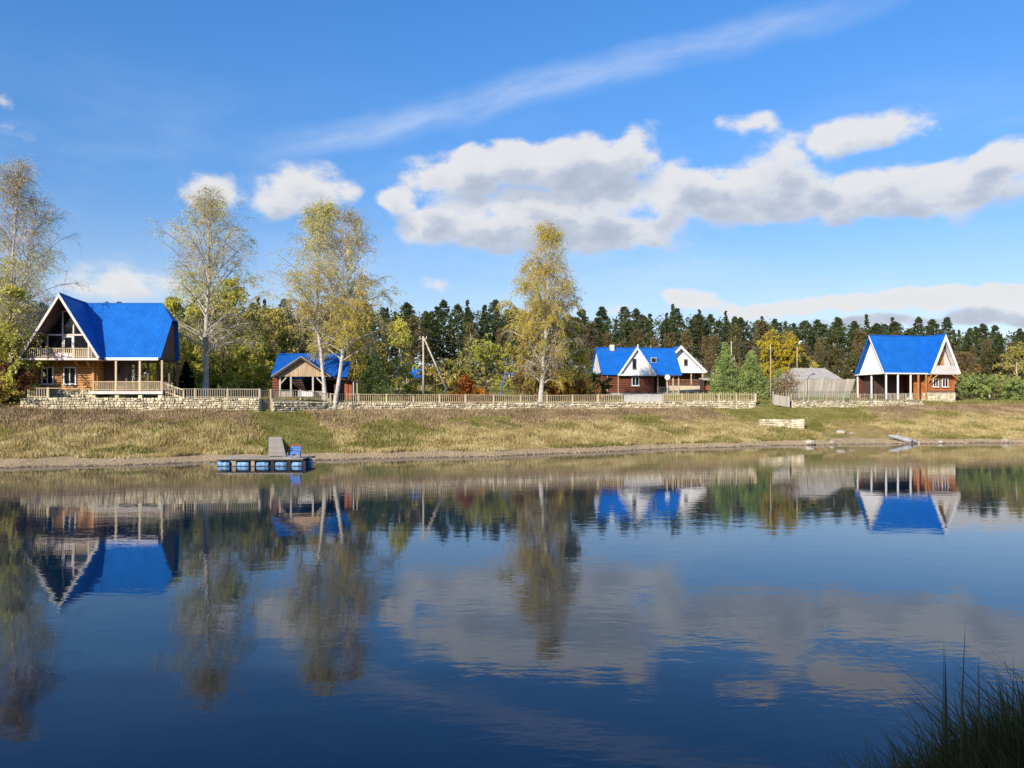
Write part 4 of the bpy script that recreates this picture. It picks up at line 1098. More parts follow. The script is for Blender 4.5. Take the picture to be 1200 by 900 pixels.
# low stone block wall on the slope
Dq = 88.5; xa, xb = wx(890, Dq), wx(943, Dq)
zq = h1((xa + xb) / 2, Dq) - 0.25
lw = tag(empty('low_stone_wall', (xa, Dq, zq)), 'low pale stone wall standing alone on the grassy slope below the opening', 'wall', kind='thing')
MB().box(0, xb - xa, 0, 0.5, -0.4, 1.12).build('core', M_MORTAR, lw)
stones_part(lw, [(0, (xb - xa) * 0.69, 0, -0.3, 1.15), ((xb - xa) * 0.71, xb - xa, 0, -0.3, 1.2)], 'stonework', 21)

# ================================================================== landing stage
LX0, LX1, LY0, LY1, LZ = wx(254.5, 52.4), wx(355, 52.4), 52.4, 55.7, 0.47
ds = tag(empty('floating_dock', ((LX0 + LX1) / 2, LY0, 0)), 'grey plank landing stage floating on blue barrels by the bank', 'dock')
cx = (LX0 + LX1) / 2; hwid = (LX1 - LX0) / 2
nplk = 26
fr_ = MB()
fr_.box(-hwid, hwid, 0.0, 0.12, LZ - 0.13, LZ - 0.04).box(-hwid, hwid, 3.15, 3.27, LZ - 0.13, LZ - 0.04).box(-hwid, hwid, 1.5, 1.62, LZ - 0.13, LZ - 0.04)
fr_ = fr_.build('frame', M_BLACK, ds)
M_DECK = mat('grey_deck_plank', (0.42, 0.36, 0.28), 0.85, 0.3, 3.0, objrand=0.2)
for i in range(nplk):
    x = -hwid + (i + 0.5) * 2 * hwid / nplk
    piece('plank', M_DECK, ds, (x, 1.64, LZ - 0.04 + random.uniform(0, 0.01)), (2 * hwid / nplk - 0.015, 3.36, 0.045))
for pa in ((256, 270), (278, 292.5), (301, 315.5), (323, 337), (340.5, 354.5)):
    for row, yy in enumerate((0.34, 2.8)):
        xa, xb = wx(pa[0], 52.7) - cx, wx(pa[1], 52.7) - cx
        bl = MB(); w_ = xb - xa
        prof = [(0, 0.21), (0.03, 0.255), (w_ * 0.30, 0.27), (w_ * 0.33, 0.285), (w_ * 0.36, 0.27), (w_ * 0.64, 0.27), (w_ * 0.67, 0.285), (w_ * 0.70, 0.27), (w_ - 0.03, 0.255), (w_, 0.21)]
        bl.tube([(xa + a_, yy, 0.06) for a_, _ in prof], [r_ for _, r_ in prof], 16)
        bl.build('barrel', M_BARREL, ds, smooth=True)
for px_ in (274, 296, 319, 338.6, 356):
    x = wx(px_, 52.4) - cx
    MB().box(x - 0.11, x + 0.11, 0.03, 0.15, -0.12, LZ - 0.13).build('upright', M_TANWOOD if px_ in (274, 296) else M_BLACK, ds)
MB().box(-hwid - 0.02, hwid + 0.02, -0.04, 0.0, -0.10, 0.03).box(-hwid, hwid, 3.2, 3.3, -0.10, 0.03).build('lower_beam', M_BLACK, ds)
# gangway
gg = tag(empty('gangway', (wx(326, 54.6), 54.4, LZ + 0.03)), 'grey plank gangway sloping from the landing stage up the bank', 'gangway')
Ytop = 64.0; Xtop = wx(322.5, Ytop); ztop = h1(Xtop, Ytop) + 0.12
a = Vector((0, 0, 0.02)); b = Vector((Xtop - wx(326, 54.6), Ytop - 54.4, ztop - LZ - 0.03)); d = b - a
ngp = 38
for i in range(ngp):
    f = (i + 0.5) / ngp; p = a + d * f
    o = piece('plank', M_DECK, gg, p, (1.08 - 0.12 * f, d.length / ngp - 0.035, 0.045))
    o.rotation_euler = (math.atan2(d.z, d.y), 0, math.atan2(-d.x, d.y))
for s_ in (-0.45, 0.45): MB().bar(a + Vector((s_, 0, -0.06)), b + Vector((s_ * 0.88, 0, -0.06)), 0.08, 0.11).build('stringer', M_GREYWOOD, gg)
MB().tube([(0.62, 0.0, -0.1), (0.62, 0.3, 0.25)], 0.03, 6).build('bracket', M_STEEL, gg)
# blue chair on the landing stage
ch = tag(empty('wooden_chair', (wx(346.5, 53.4), 53.4, LZ + 0.012), R(8)), 'blue painted wooden chair standing at the end of the landing stage', 'chair')
M_CHAIR = mat('light_blue_paint', (0.10, 0.24, 0.62), 0.55, 0.2, 4.0)
MB().box(-0.30, 0.30, -0.28, 0.28, 0.36, 0.41).build('seat', M_CHAIR, ch)
for x in (-0.27, 0.27):
    piece('leg', M_CHAIR, ch, (x, -0.25, 0), (0.06, 0.06, 0.36)); piece('leg', M_CHAIR, ch, (x, 0.25, 0), (0.06, 0.06, 0.72))
for z in (0.46, 0.60): piece('back_slat', M_CHAIR, ch, (0, 0.21, z), (0.60, 0.025, 0.11))
piece('top_rail', M_RUST, ch, (0, 0.25, 0.72), (0.72, 0.09, 0.10))
piece('front_rail', M_CHAIR, ch, (0, -0.262, 0.24), (0.48, 0.02, 0.12))
for x in (-0.32, 0.32): piece('armrest', M_CHAIR, ch, (x, 0.0, 0.52), (0.07, 0.5, 0.03))

# ================================================================== driftwood and stones on the shore
Dd = 84.6
Xd = wx(1057, Dd)
dw = tag(empty('driftwood_log', (Xd, Dd, 0.15)), 'forked grey driftwood log lying half in the water on the shore', 'log')
MB().tube([(-1.05, 0.7, 0.62), (-0.5, 0.35, 0.50), (0.2, -0.1, 0.28), (0.75, -0.5, 0.05)], [0.12, 0.20, 0.26, 0.27], 10).build('trunk', M_DRIFT, dw, smooth=True)
MB().tube([(0.4, -0.2, 0.3), (0.9, -0.1, 0.22), (1.3, -0.3, 0.02)], [0.17, 0.15, 0.12], 8).build('limb', M_DRIFT, dw, smooth=True)
MB().tube([(-0.4, 0.3, 0.5), (-0.2, 0.35, 0.95)], [0.08, 0.04], 6).build('stub', M_DRIFT, dw)
def rock_mesh(seed, matl):
    r = np.random.default_rng(seed); n, k = 8, 5
    m = MB(); vs = [(0, 0, -0.35)]
    for j in range(k):
        ph = -0.9 + 2.2 * j / (k - 1)
        for i in range(n):
            rad = math.cos(min(ph, 1.4)) * (0.5 + r.uniform(-.09, .09)); th = 2 * math.pi * i / n + r.uniform(-.15, .15)
            vs.append((rad * math.cos(th), rad * math.sin(th) * 0.8, math.sin(min(ph, 1.4)) * 0.36 + r.uniform(-.03, .03)))
    vs.append((0, 0, 0.38)); fs = []
    for i in range(n):
        fs.append((0, 1 + (i + 1) % n, 1 + i))
        for j in range(k - 1): fs.append((1 + j * n + i, 1 + j * n + (i + 1) % n, 1 + (j + 1) * n + (i + 1) % n, 1 + (j + 1) * n + i))
        fs.append((1 + (k - 1) * n + i, 1 + (k - 1) * n + (i + 1) % n, len(vs) - 1))
    m.add(vs, fs)
    return m.mesh('boulder', matl)
M_ROCK = mat('pale_boulder', (0.45, 0.40, 0.31), 0.9, 0.3, 2.0, bump=0.03, bscale=5, objrand=0.15)
rocks = [rock_mesh(i, M_ROCK) for i in range(3)]
spots = [(985, 508, 1.3, 'flat pale boulder on the bare bank left of the driftwood'), (999, 509, 0.9, 'small pale boulder on the bare bank nearest the driftwood'), (1077, 520, 0.6, 'small wet stone at the water edge just right of the driftwood'),
         (1102, 519, 0.8, 'pale stone at the water edge between the driftwood and the far right'), (1178, 518, 1.0, 'pale stone at the water edge near the right border'), (948, 520, 1.5, 'broad sandy boulder at the edge of the beach'), (975, 519, 1.0, 'lone pale stone at the foot of the beach')]
for i, (px_, py_, sz_, lb) in enumerate(spots):
    D_ = 70.0
    for _ in range(60):
        X_ = wx(px_, D_); zt_ = wz(py_, D_)
        if h1(X_, D_) >= zt_: break
        D_ += 0.4
    o = link('boulder', rocks[i % 3], None, (X_, D_, h1(X_, D_) + 0.05), random.uniform(0, 6)); o.scale = (sz_, sz_ * 0.8, sz_ * 0.55)
    tag(o, lb, 'boulder', 'boulders on the shore')
# shingle on the beach
def oct_stones(n, seed, xr, fn, smin, smax, name, matl):
    r = np.random.default_rng(seed); X = r.uniform(*xr, n); s = fn(r, n, X); Y = Ys(X) + s
    Z = H(X, Y); sz = r.uniform(smin, smax, n) * r.uniform(0.6, 1.3, n)
    base = np.array([(1, 0, 0), (0, 1, 0), (-1, 0, 0), (0, -1, 0), (0, 0, .7), (0, 0, -.7)], dtype=float)
    v = base[None] * sz[:, None, None] * r.uniform(0.6, 1.3, (n, 6, 1)) * np.array([1, 1, 0.6])
    v = v + np.stack([X, Y, Z], -1)[:, None]
    f = np.array([(0, 1, 4), (1, 2, 4), (2, 3, 4), (3, 0, 4), (1, 0, 5), (2, 1, 5), (3, 2, 5), (0, 3, 5)])
    fs = (f[None] + (np.arange(n) * 6)[:, None, None]).reshape(-1, 3)
    return link(name, np_mesh(name, v.reshape(-1, 3), fs, matl))
M_SHINGLE = mat('shingle', (0.42, 0.33, 0.20), 0.9, 0.2, 0.6, islands=0.45)
o = oct_stones(9000, 3, (-60, 75), lambda r, n, X: r.uniform(-0.4, 1.05, n) * Bw(X), 0.03, 0.10, 'shingle', M_SHINGLE)
tag(o, 'pale pebbles and gravel scattered along the narrow beach', 'pebbles', kind='stuff')

# ------------------------------------------------------------------ trees
def tubes(P, Rd, S):
    """P (N,K,3) polylines, Rd (N,K) radii, S sides -> verts, quads"""
    Nn, K, _ = P.shape
    T = np.empty_like(P); T[:, 1:-1] = P[:, 2:] - P[:, :-2]; T[:, 0] = P[:, 1] - P[:, 0]; T[:, -1] = P[:, -1] - P[:, -2]
    T /= np.linalg.norm(T, axis=2, keepdims=True) + 1e-9
    ref = np.where((np.abs(T[..., 2:3]) < 0.9), np.array([0, 0, 1.0]), np.array([1.0, 0, 0]))
    A = np.cross(T, ref); A /= np.linalg.norm(A, axis=2, keepdims=True) + 1e-9; B = np.cross(T, A)
    th = np.arange(S) * 2 * np.pi / S
    V = P[:, :, None] + (A[:, :, None] * np.cos(th)[:, None] + B[:, :, None] * np.sin(th)[:, None]) * Rd[:, :, None, None]
    ids = np.arange(Nn * K * S).reshape(Nn, K, S)
    a = ids[:, :-1, :]; b = np.roll(ids, -1, 2)[:, :-1, :]; c = np.roll(ids, -1, 2)[:, 1:, :]; d = ids[:, 1:, :]
    return V.reshape(-1, 3), np.stack([a, b, c, d], -1).reshape(-1, 4)
def strips(P, wd, r):
    """flat ribbons for twigs; P (N,K,3), wd (N,K)"""
    Nn, K, _ = P.shape
    D_ = r.normal(size=(Nn, 1, 3)); D_ /= np.linalg.norm(D_, axis=2, keepdims=True)
    L_ = P - D_ * wd[..., None] / 2; R_ = P + D_ * wd[..., None] / 2
    V = np.stack([L_, R_], 2)
    ids = np.arange(Nn * K * 2).reshape(Nn, K, 2)
    f = np.stack([ids[:, :-1, 0], ids[:, :-1, 1], ids[:, 1:, 1], ids[:, 1:, 0]], -1).reshape(-1, 4)
    return V.reshape(-1, 3), f
def leaf_quads(C, size, r, aspect=0.7, up=None):
    """small four-sided leaves at C (n,3)"""
    n = len(C)
    u = r.normal(size=(n, 3)); u /= np.linalg.norm(u, axis=1, keepdims=True)
    w = r.normal(size=(n, 3))
    if up is not None: u = u * (1 - abs(up)) + np.array([0, 0, up]); u /= np.linalg.norm(u, axis=1, keepdims=True)
    v = np.cross(u, w); v /= np.linalg.norm(v, axis=1, keepdims=True) + 1e-9
    s = (size * r.uniform(0.6, 1.3, n))[:, None]
    V = np.stack([C - u * s, C + v * s * aspect, C + u * s, C - v * s * aspect], 1)
    return V.reshape(-1, 3), np.arange(n * 4).reshape(-1, 4)
def walk(start, dirv, length, K, droop, wander, r, lift=0.0):
    """polylines that start in a direction and bend down (droop) or up; arrays of shape (N,...)"""
    Nn = len(start); P = np.empty((Nn, K, 3)); P[:, 0] = start
    d = dirv / (np.linalg.norm(dirv, axis=1, keepdims=True) + 1e-9)
    seg = (length / (K - 1))[:, None]
    for k in range(1, K):
        P[:, k] = P[:, k - 1] + d * seg
        d = d + np.stack([np.zeros(Nn), np.zeros(Nn), -droop * np.ones(Nn)], 1) + r.normal(size=(Nn, 3)) * wander
        d /= np.linalg.norm(d, axis=1, keepdims=True) + 1e-9
    return P
def sample_on(P, idx, f):
    K = P.shape[1]; q = np.clip(f * (K - 1), 0, K - 1.001); i = q.astype(int); w = (q - i)[:, None]
    a = P[idx, i]; b = P[idx, i + 1]
    return a * (1 - w) + b * w, b - a

def birch_tree(name, loc, Ht, width, label, seed, group=None, r0=0.2, path=None, t0=0.22, npri=46, n2=8, n3=7, twig=(0.6, 1.7), leaves=9, leafsize=0.055, leaf_low=1.0, leaf_high=0.35,
               mat_leaf=None, bark=None, twigm=None, low_wide=1.0, droop=0.13, prof=None, cat='tree', twigw=0.02, up_angle=(0.35, 1.15)):
    """deciduous tree: tapered trunk, limbs, hanging twigs and single leaves; leaf_low / leaf_high say how leafy foot and top of the crown are"""
    r = np.random.default_rng(seed)
    root = empty(name, loc); tag(root, label, cat, group)
    Ht = Ht * 0.965
    K = 12
    tt = np.linspace(0, 1, K)
    tp = np.zeros((1, K, 3)); tp[0, :, 2] = tt * Ht - 0.3 * (tt == 0)
    if path is not None:
        tp[0, :, 0] = np.interp(tt, [p_[0] for p_ in path], [p_[1] for p_ in path])
    tp[0, 1:, :2] += np.cumsum(r.normal(size=(K - 1, 2)) * Ht * 0.004, 0)
    rad = (r0 * (1 - tt) ** 0.8 + 0.02)[None]
    rad[0, 0] *= 1.35
    V1, F1 = tubes(tp, rad, 9)
    # limbs
    ti = np.sort(t0 + (0.98 - t0) * r.uniform(0, 1, npri) ** 1.15)
    S0, _ = sample_on(tp, np.zeros(npri, dtype=int), ti)
    az = np.arange(npri) * 2.399 + r.uniform(-.5, .5, npri)
    u = (ti - t0) / (1 - t0)
    pf = prof if prof else (lambda q: np.interp(q, [0, 0.15, 0.35, 0.6, 0.85, 1.0], [0.75 * low_wide, 0.95 * low_wide, 1.0, 0.8, 0.42, 0.12]))
    L1 = width / 2 * 1.25 * pf(u) * r.uniform(0.7, 1.15, npri)
    th = np.interp(u, [0, 1], [up_angle[1], up_angle[0]]) + r.normal(size=npri) * 0.1
    d1 = np.stack([np.cos(az) * np.sin(th), np.sin(az) * np.sin(th), np.cos(th)], 1)
    P1 = walk(S0, d1, L1, 7, droop * 0.6, 0.07, r)
    rb = np.interp(ti, tt, rad[0]) * 0.34
    R1 = rb[:, None] * np.linspace(1, 0.22, 7)[None] + 0.006
    V2, F2 = tubes(P1, R1, 5)
    # branches
    i2 = np.repeat(np.arange(npri), n2); f2 = np.clip(r.uniform(0.18, 1.0, len(i2)), 0, 0.99)
    S2, T2 = sample_on(P1, i2, f2)
    T2 /= np.linalg.norm(T2, axis=1, keepdims=True) + 1e-9
    d2 = T2 + r.normal(size=T2.shape) * 0.55
    L2 = L1[i2] * r.uniform(0.22, 0.5, len(i2)) * (1.15 - 0.6 * f2) + 0.25
    P2 = walk(S2, d2, L2, 5, droop * 1.6, 0.12, r)
    R2 = (R1[i2, np.clip((f2 * 6).astype(int), 0, 6)] * 0.5)[:, None] * np.linspace(1, 0.35, 5)[None] + 0.004
    V3, F3 = tubes(P2, R2, 3)
    # twigs
    i3 = np.repeat(np.arange(len(i2)), n3); f3 = r.uniform(0.1, 0.99, len(i3))
    S3, T3 = sample_on(P2, i3, f3); T3 /= np.linalg.norm(T3, axis=1, keepdims=True) + 1e-9
    d3 = T3 * 0.7 + r.normal(size=T3.shape) * 0.45
    L3 = r.uniform(*twig, len(i3))
    P3 = walk(S3, d3, L3, 5, droop * 4.0, 0.12, r)
    W3 = np.tile(np.linspace(twigw, twigw * 0.45, 5)[None], (len(i3), 1))
    V4, F4 = strips(P3, W3, r)
    # leaves
    hrel = np.clip((S3[:, 2] / Ht - t0) / (1 - t0), 0, 1)
    clump = n2_np(S3, 0.9, seed)
    lam = 2.5 * leaves * (leaf_low * (1 - hrel) + leaf_high * hrel) * np.clip(0.1 + 2.4 * (clump - 0.3), 0.04, 2.2)
    cnt = r.poisson(lam)
    i4 = np.repeat(np.arange(len(i3)), cnt); f4 = r.uniform(0.1, 0.99, len(i4))
    C4, _ = sample_on(P3, i4, f4); C4 = C4 + r.normal(size=C4.shape) * 0.06
    V5, F5 = leaf_quads(C4, leafsize, r)
    bark = bark or M_BIRCH; twigm = twigm or M_TWIG
    link('trunk', np_mesh('trunk', V1, F1, bark, smooth=True), root)
    link('limbs', np_mesh('limbs', np.concatenate([V2, V3]), np.concatenate([F2, F3 + len(V2)]), mats=[bark, twigm], midx=np.concatenate([np.zeros(len(F2)), np.ones(len(F3))]), smooth=True), root)
    crown = link('crown', np_mesh('crown', V5, F5, mat_leaf or L_BIRCH), root)
    tag(link('twigs', np_mesh('twigs', V4, F4, twigm), root), kind='stuff')
    return root
def n2_np(P, s, seed):
    r = np.random.default_rng(seed + 999); a = np.zeros(len(P))
    for o_ in range(3):
        for _ in range(3):
            k = r.normal(size=3); k /= np.linalg.norm(k); a = a + np.sin(P @ k * s * 2 ** o_ + r.uniform(0, 6.28)) * 0.6 ** o_
    return np.clip(0.5 + a / 6, 0, 1)

def place(px, D): X = wx(px, D); return X, D, h1(X, D)

# --- the five big birches
x_, y_, z_ = place(12, 72); birch_tree('birch_tree', (x_, y_, z_), wz(188, 72) - z_, 8.6, 'tall nearly bare birch at the left edge beside the large log house', 41, 'big birches along the bank', 0.20, [(0, 0), (0.3, 0.2), (1, 0.9)],
    0.2, 56, 9, 9, leaves=3, leaf_low=1.0, leaf_high=0.12, up_angle=(0.25, 0.8), mat_leaf=L_WILLOW)
x_, y_, z_ = place(2, 74.5); birch_tree('birch_tree', (x_, y_, z_), wz(235, 74.5) - z_, 10.2, 'slanting bare birch leaning over the left side of the log house', 42, 'big birches along the bank', 0.16, [(0, 0), (0.4, 1.2), (1, 3.2)],
    0.25, 46, 8, 9, leaves=3.0, leaf_low=0.9, leaf_high=0.1, up_angle=(0.3, 0.8))
x_, y_, z_ = place(240, 79); birch_tree('birch_tree', (x_, y_, z_), wz(219, 79) - z_, 10.0, 'large pale birch with thin crown standing between log house and board gate', 43, 'big birches along the bank', 0.26, [(0, 0), (0.3, 0.25), (0.6, 0.55), (1, 0.7)],
    0.2, 66, 9, 9, leaves=3.6, leaf_low=1.5, leaf_high=0.25, up_angle=(0.25, 0.85))
x_, y_, z_ = place(382, 78.4); birch_tree('birch_tree', (x_, y_, z_), wz(238, 78.4) - z_, 7.6, 'slender birch leaning left in front of the open pavilion', 44, 'big birches along the bank', 0.17, [(0, 0), (0.15, -0.45), (0.4, -1.0), (0.7, -1.05), (1, -0.4)],
    0.28, 48, 9, 9, leaves=3.2, leaf_low=0.8, leaf_high=0.7, up_angle=(0.25, 0.8))
x_, y_, z_ = place(391, 78.1); birch_tree('birch_tree', (x_, y_, z_), wz(247, 78.1) - z_, 8.6, 'birch leaning right with yellow lower crown at the end of the pavilion wall', 45, 'big birches along the bank', 0.20, [(0, 0), (0.12, 0.45), (0.35, 1.0), (0.7, 1.5), (1, 1.6)],
    0.25, 54, 9, 8, leaves=4.6, leaf_low=2.0, leaf_high=0.4, mat_leaf=L_BIRCHG, up_angle=(0.28, 0.95))
x_, y_, z_ = place(633, 91); birch_tree('birch_tree', (x_, y_, z_), wz(262, 91) - z_, 7.6, 'lone tall golden birch rising above the lawn fence in the middle', 46, 'big birches along the bank', 0.26, [(0, 0), (0.25, 0.55), (0.5, 0.9), (1, 1.3)],
    0.10, 84, 9, 9, leaves=4.6, leaf_low=2.0, leaf_high=1.1, mat_leaf=L_BIRCHG, up_angle=(0.2, 0.85), droop=0.14, prof=lambda q: np.interp(q, [0, 0.12, 0.35, 0.62, 0.85, 1.0], [0.7, 0.95, 1.05, 0.85, 0.52, 0.14]))

# --- lesser leafy trees behind and between the houses: (px, D, ytop, width px, leaf material, label, leaves)
def leafy(px, D, ytop, wpx, ml, label, seed, leaves=11, bark=None, npri=26, t0=0.08, name='leafy_tree', leafsize=0.10, low=2.1, high=0.85, r0=None, twigm=None, group='trees behind the houses', up=(0.3, 1.0), n3=5):
    x_, y_, z_ = place(px, D); Ht = (wz(ytop, D) - z_) * (0.95 if t0 > 0.05 else 0.84)
    return birch_tree(name, (x_, y_, z_), Ht, wpx / F * D, label, seed, group, r0 or Ht * 0.013 + 0.03, None, t0, npri, 6, n3, (0.4, 1.1), leaves, leafsize, low, high, ml, bark or M_BARK, twigm or M_TWIGB, up_angle=up, twigw=0.03)
leafy(18, 78, 300, 90, L_WILLOW, 'yellow-green willow behind the birches at the left edge', 51, 10)
leafy(14, 69.6, 325, 62, L_WILLOW, 'yellow-green willow in front of the left corner of the log house', 50, 9, npri=34)
leafy(-12, 74, 370, 70, L_WILLOW, 'low yellow-green willow at the left picture edge under the bare birch', 52, 12)
leafy(30, 84, 350, 60, L_OLIVE, 'olive tree half hidden behind the left side of the log house', 53)
leafy(205, 92, 345, 75, L_WILLOW, 'yellowish willow just right of the blue log house roof', 54, 10)
leafy(228, 90, 362, 70, L_WILLOW, 'yellow-green willow behind the trunk of the large pale birch', 49, 13, npri=34)
leafy(268, 88, 322, 80, L_WILLOW, 'broad yellow-green willow behind the large pale birch', 55, 12, npri=34)
for k_, (q_, dd_, yt_, w_, lb_) in enumerate(((204, 86, 398, 44, 'low yellow-green willow bush right of the veranda'), (262, 84, 385, 52, 'low willow bush right behind the large pale birch trunk'), (292, 90, 392, 50, 'low willow bush nearest the board gate'), (318, 100, 398, 46, 'low willow bush at the left end of the pavilion roof'), (428, 106, 395, 46, 'low golden bush right of the pavilion lean-to'))):
    leafy(q_, dd_, yt_, w_, L_WILLOW if k_ < 4 else L_BIRCHG, lb_, 150 + k_, 12, t0=0.02, npri=36, up=(0.25, 1.3), name='willow_bush', group='low willow bushes')
leafy(298, 96, 352, 60, L_OLIVE, 'olive-green tree left of the open pavilion', 56, 11)
leafy(322, 104, 360, 60, L_OLIVE, 'dull green tree directly behind the pavilion roof left end', 57, 11)
leafy(408, 100, 362, 75, L_BIRCHG, 'orange-yellow tree behind the right end of the pavilion', 58, 11)
leafy(467, 108, 371, 40, L_WILLOW, 'slim pale birch with yellow-green crown beside the small gazebo', 59, 8, M_BIRCH)
leafy(352, 98, 350, 60, L_OLIVE, 'green-gold tree above the pavilion ridge', 60, 10)
leafy(570, 126, 405, 85, L_WILLOW, 'round yellow-green willow bush on the lawn behind the swing frame', 61, 16, t0=0.02, npri=40, up=(0.3, 1.3))
leafy(628, 100, 356, 56, L_BROWN, 'brownish oak-like tree beside the lone tall birch', 62, 10, npri=34)
leafy(619, 94, 422, 36, L_BROWN, 'small brown-leaved tree in front of the lone birch', 63, 12, npri=24, t0=0.15)
leafy(668, 97, 368, 44, L_BIRCHG, 'golden young birch just right of the lone tall birch', 64, 9, M_BIRCH)
leafy(905, 122, 385, 38, L_YELLOW, 'bright yellow birch behind the bare pole', 65, 18, M_BIRCH, npri=40, up=(0.2, 0.7))
leafy(924, 121, 386, 34, L_YELLOW, 'bright yellow birch next to the lamp post', 66, 18, M_BIRCH, npri=40, up=(0.2, 0.7))
leafy(944, 125, 420, 30, L_BIRCHG, 'low orange-yellow tree behind the barn roof', 67, 14)
leafy(924, 108, 432, 26, L_BROWN, 'bare whitish shrub at the left end of the barn', 68, 0.8, M_BIRCH, t0=0.05, twigm=M_TWIG, up=(0.2, 0.9))
leafy(510, 112, 432, 38, L_OLIVE, 'low olive shrub between the pole and its brace', 69, 12, t0=0.03)
leafy(528, 116, 425, 44, L_OLIVE, 'dull olive shrub right of the slanting brace', 70, 12, t0=0.03)
leafy(1128, 128, 412, 40, L_BROWN, 'orange-brown tree right behind the white gable of the right house', 71, 12)
leafy(1160, 134, 412, 40, L_FORESTO, 'olive birch standing right of the right-hand house', 72, 11, M_BIRCH)
leafy(1192, 132, 408, 44, L_OLIVE, 'pale olive birch at the right edge', 73, 11, M_BIRCH)
leafy(970, 150, 418, 60, L_FORESTO, 'olive tree behind the barn ridge', 74, 11)
leafy(1000, 146, 420, 50, L_FORESTO, 'dull olive tree left of the right house roof', 75, 11)
# --- shrubs with coloured leaves
def shrub(px, D, ytop, wpx, ml, label, seed, name='leafy_shrub', leaves=14, group='garden shrubs'):
    x_, y_, z_ = place(px, D); Ht = (wz(ytop, D) - z_) * 0.72
    return birch_tree(name, (x_, y_, z_ - 0.05), Ht, wpx / F * D, label, seed, group, 0.05, None, 0.02, 26, 6, 4, (0.2, 0.5), leaves, 0.07, 1.2, 1.0, ml, M_BARK, M_TWIGB, up_angle=(0.2, 1.35), prof=lambda q: np.interp(q, [0, .3, .7, 1], [1.0, 1.1, 0.9, 0.4]), cat='shrub', droop=0.04, twigw=0.02)
shrub(548, 91, 448, 34, L_RED, 'rust-red shrub behind the picket fence near the slanting brace', 81, leaves=22)
shrub(656, 96, 444, 22, L_RED, 'small rust-red shrub right of the lone tall birch', 82, leaves=20)
shrub(686, 96.5, 445, 30, L_RED, 'rust-red shrub at the left end of the brown house', 83, leaves=22)
shrub(12, 69.5, 430, 44, L_MAROON, 'maroon-brown shrub left of the stone wall end', 84)
shrub(-6, 67.5, 452, 40, L_BIRCHG, 'yellowish shrub at the left edge above the bank', 85)
shrub(1135, 122, 449, 40, L_YPINE, 'blue-green shrub just right of the stone plinth', 86)
shrub(1163, 121, 451, 44, L_YPINE, 'blue-green shrub in the row right of the right-hand house', 87)
shrub(1192, 120, 453, 44, L_YPINE, 'blue-green shrub at the right edge', 88)
shrub(696, 108, 438, 26, L_GREEN, 'green shrub behind the rust-red one by the brown house', 89)

# --- conifers
def pine_mesh(seed, Ht, width, crown_from, ml, name='pine', clumps=60, per=46, needle=0.30, r0=0.18, bark=None, conic=False, flat=0.45):
    r = np.random.default_rng(seed)
    K = 8; tt = np.linspace(0, 1, K); tp = np.zeros((1, K, 3)); tp[0, :, 2] = tt * Ht; tp[0, 1:, :2] += np.cumsum(r.normal(size=(K - 1, 2)) * Ht * 0.004, 0)
    V1, F1 = tubes(tp, (r0 * (1 - tt) ** 0.8 + 0.02)[None], 6)
    u = r.uniform(0, 1, clumps) ** (0.9 if not conic else 1.25)
    z = (crown_from + (1 - crown_from) * u) * Ht
    if conic: prof = np.interp(u, [0, 0.1, 1], [0.9, 1.0, 0.06])
    else: prof = np.interp(u, [0, 0.25, 0.6, 0.9, 1], [0.5, 0.9, 0.85, 0.42, 0.05])
    rr = width / 2 * prof * np.sqrt(r.uniform(0.12, 1, clumps)); az = r.uniform(0, 6.28, clumps)
    S, _ = sample_on(tp, np.zeros(clumps, dtype=int), z / Ht)
    C = S + np.stack([np.cos(az) * rr, np.sin(az) * rr, (0.10 if not conic else -0.06) * rr], 1)
    B = np.stack([S - [[0, 0, 0.0]], (S + C) / 2 + [[0, 0, 0.05]], C], 1)
    V2, F2 = tubes(B, np.tile(np.array([[0.05, 0.035, 0.012]]), (clumps, 1)) * (Ht / 18), 3)
    ci = np.repeat(np.arange(clumps), per)
    sc = width * (0.088 if per < 30 else 0.15) * r.uniform(0.7, 1.3, clumps) * (1.0 if not conic else np.interp(u, [0, 1], [1.0, 0.4]))
    off = r.normal(size=(len(ci), 3)); off /= np.linalg.norm(off, axis=1, keepdims=True); off *= r.uniform(0, 1, (len(ci), 1)) ** 0.45
    pts = C[ci] + off * sc[ci][:, None] * np.array([1.15, 1.15, flat * 1.3])
    V3, F3 = leaf_quads(pts, needle, r, 0.38, up=0.35)
    V = np.concatenate([V1, V2, V3]); Fq = np.concatenate([F1, F2 + len(V1), F3 + len(V1) + len(V2)])
    mi = np.concatenate([np.zeros(len(F1) + len(F2)), np.ones(len(F3))])
    return np_mesh(name, V, Fq, mats=[bark or M_PINEBARK, ml], midx=mi)
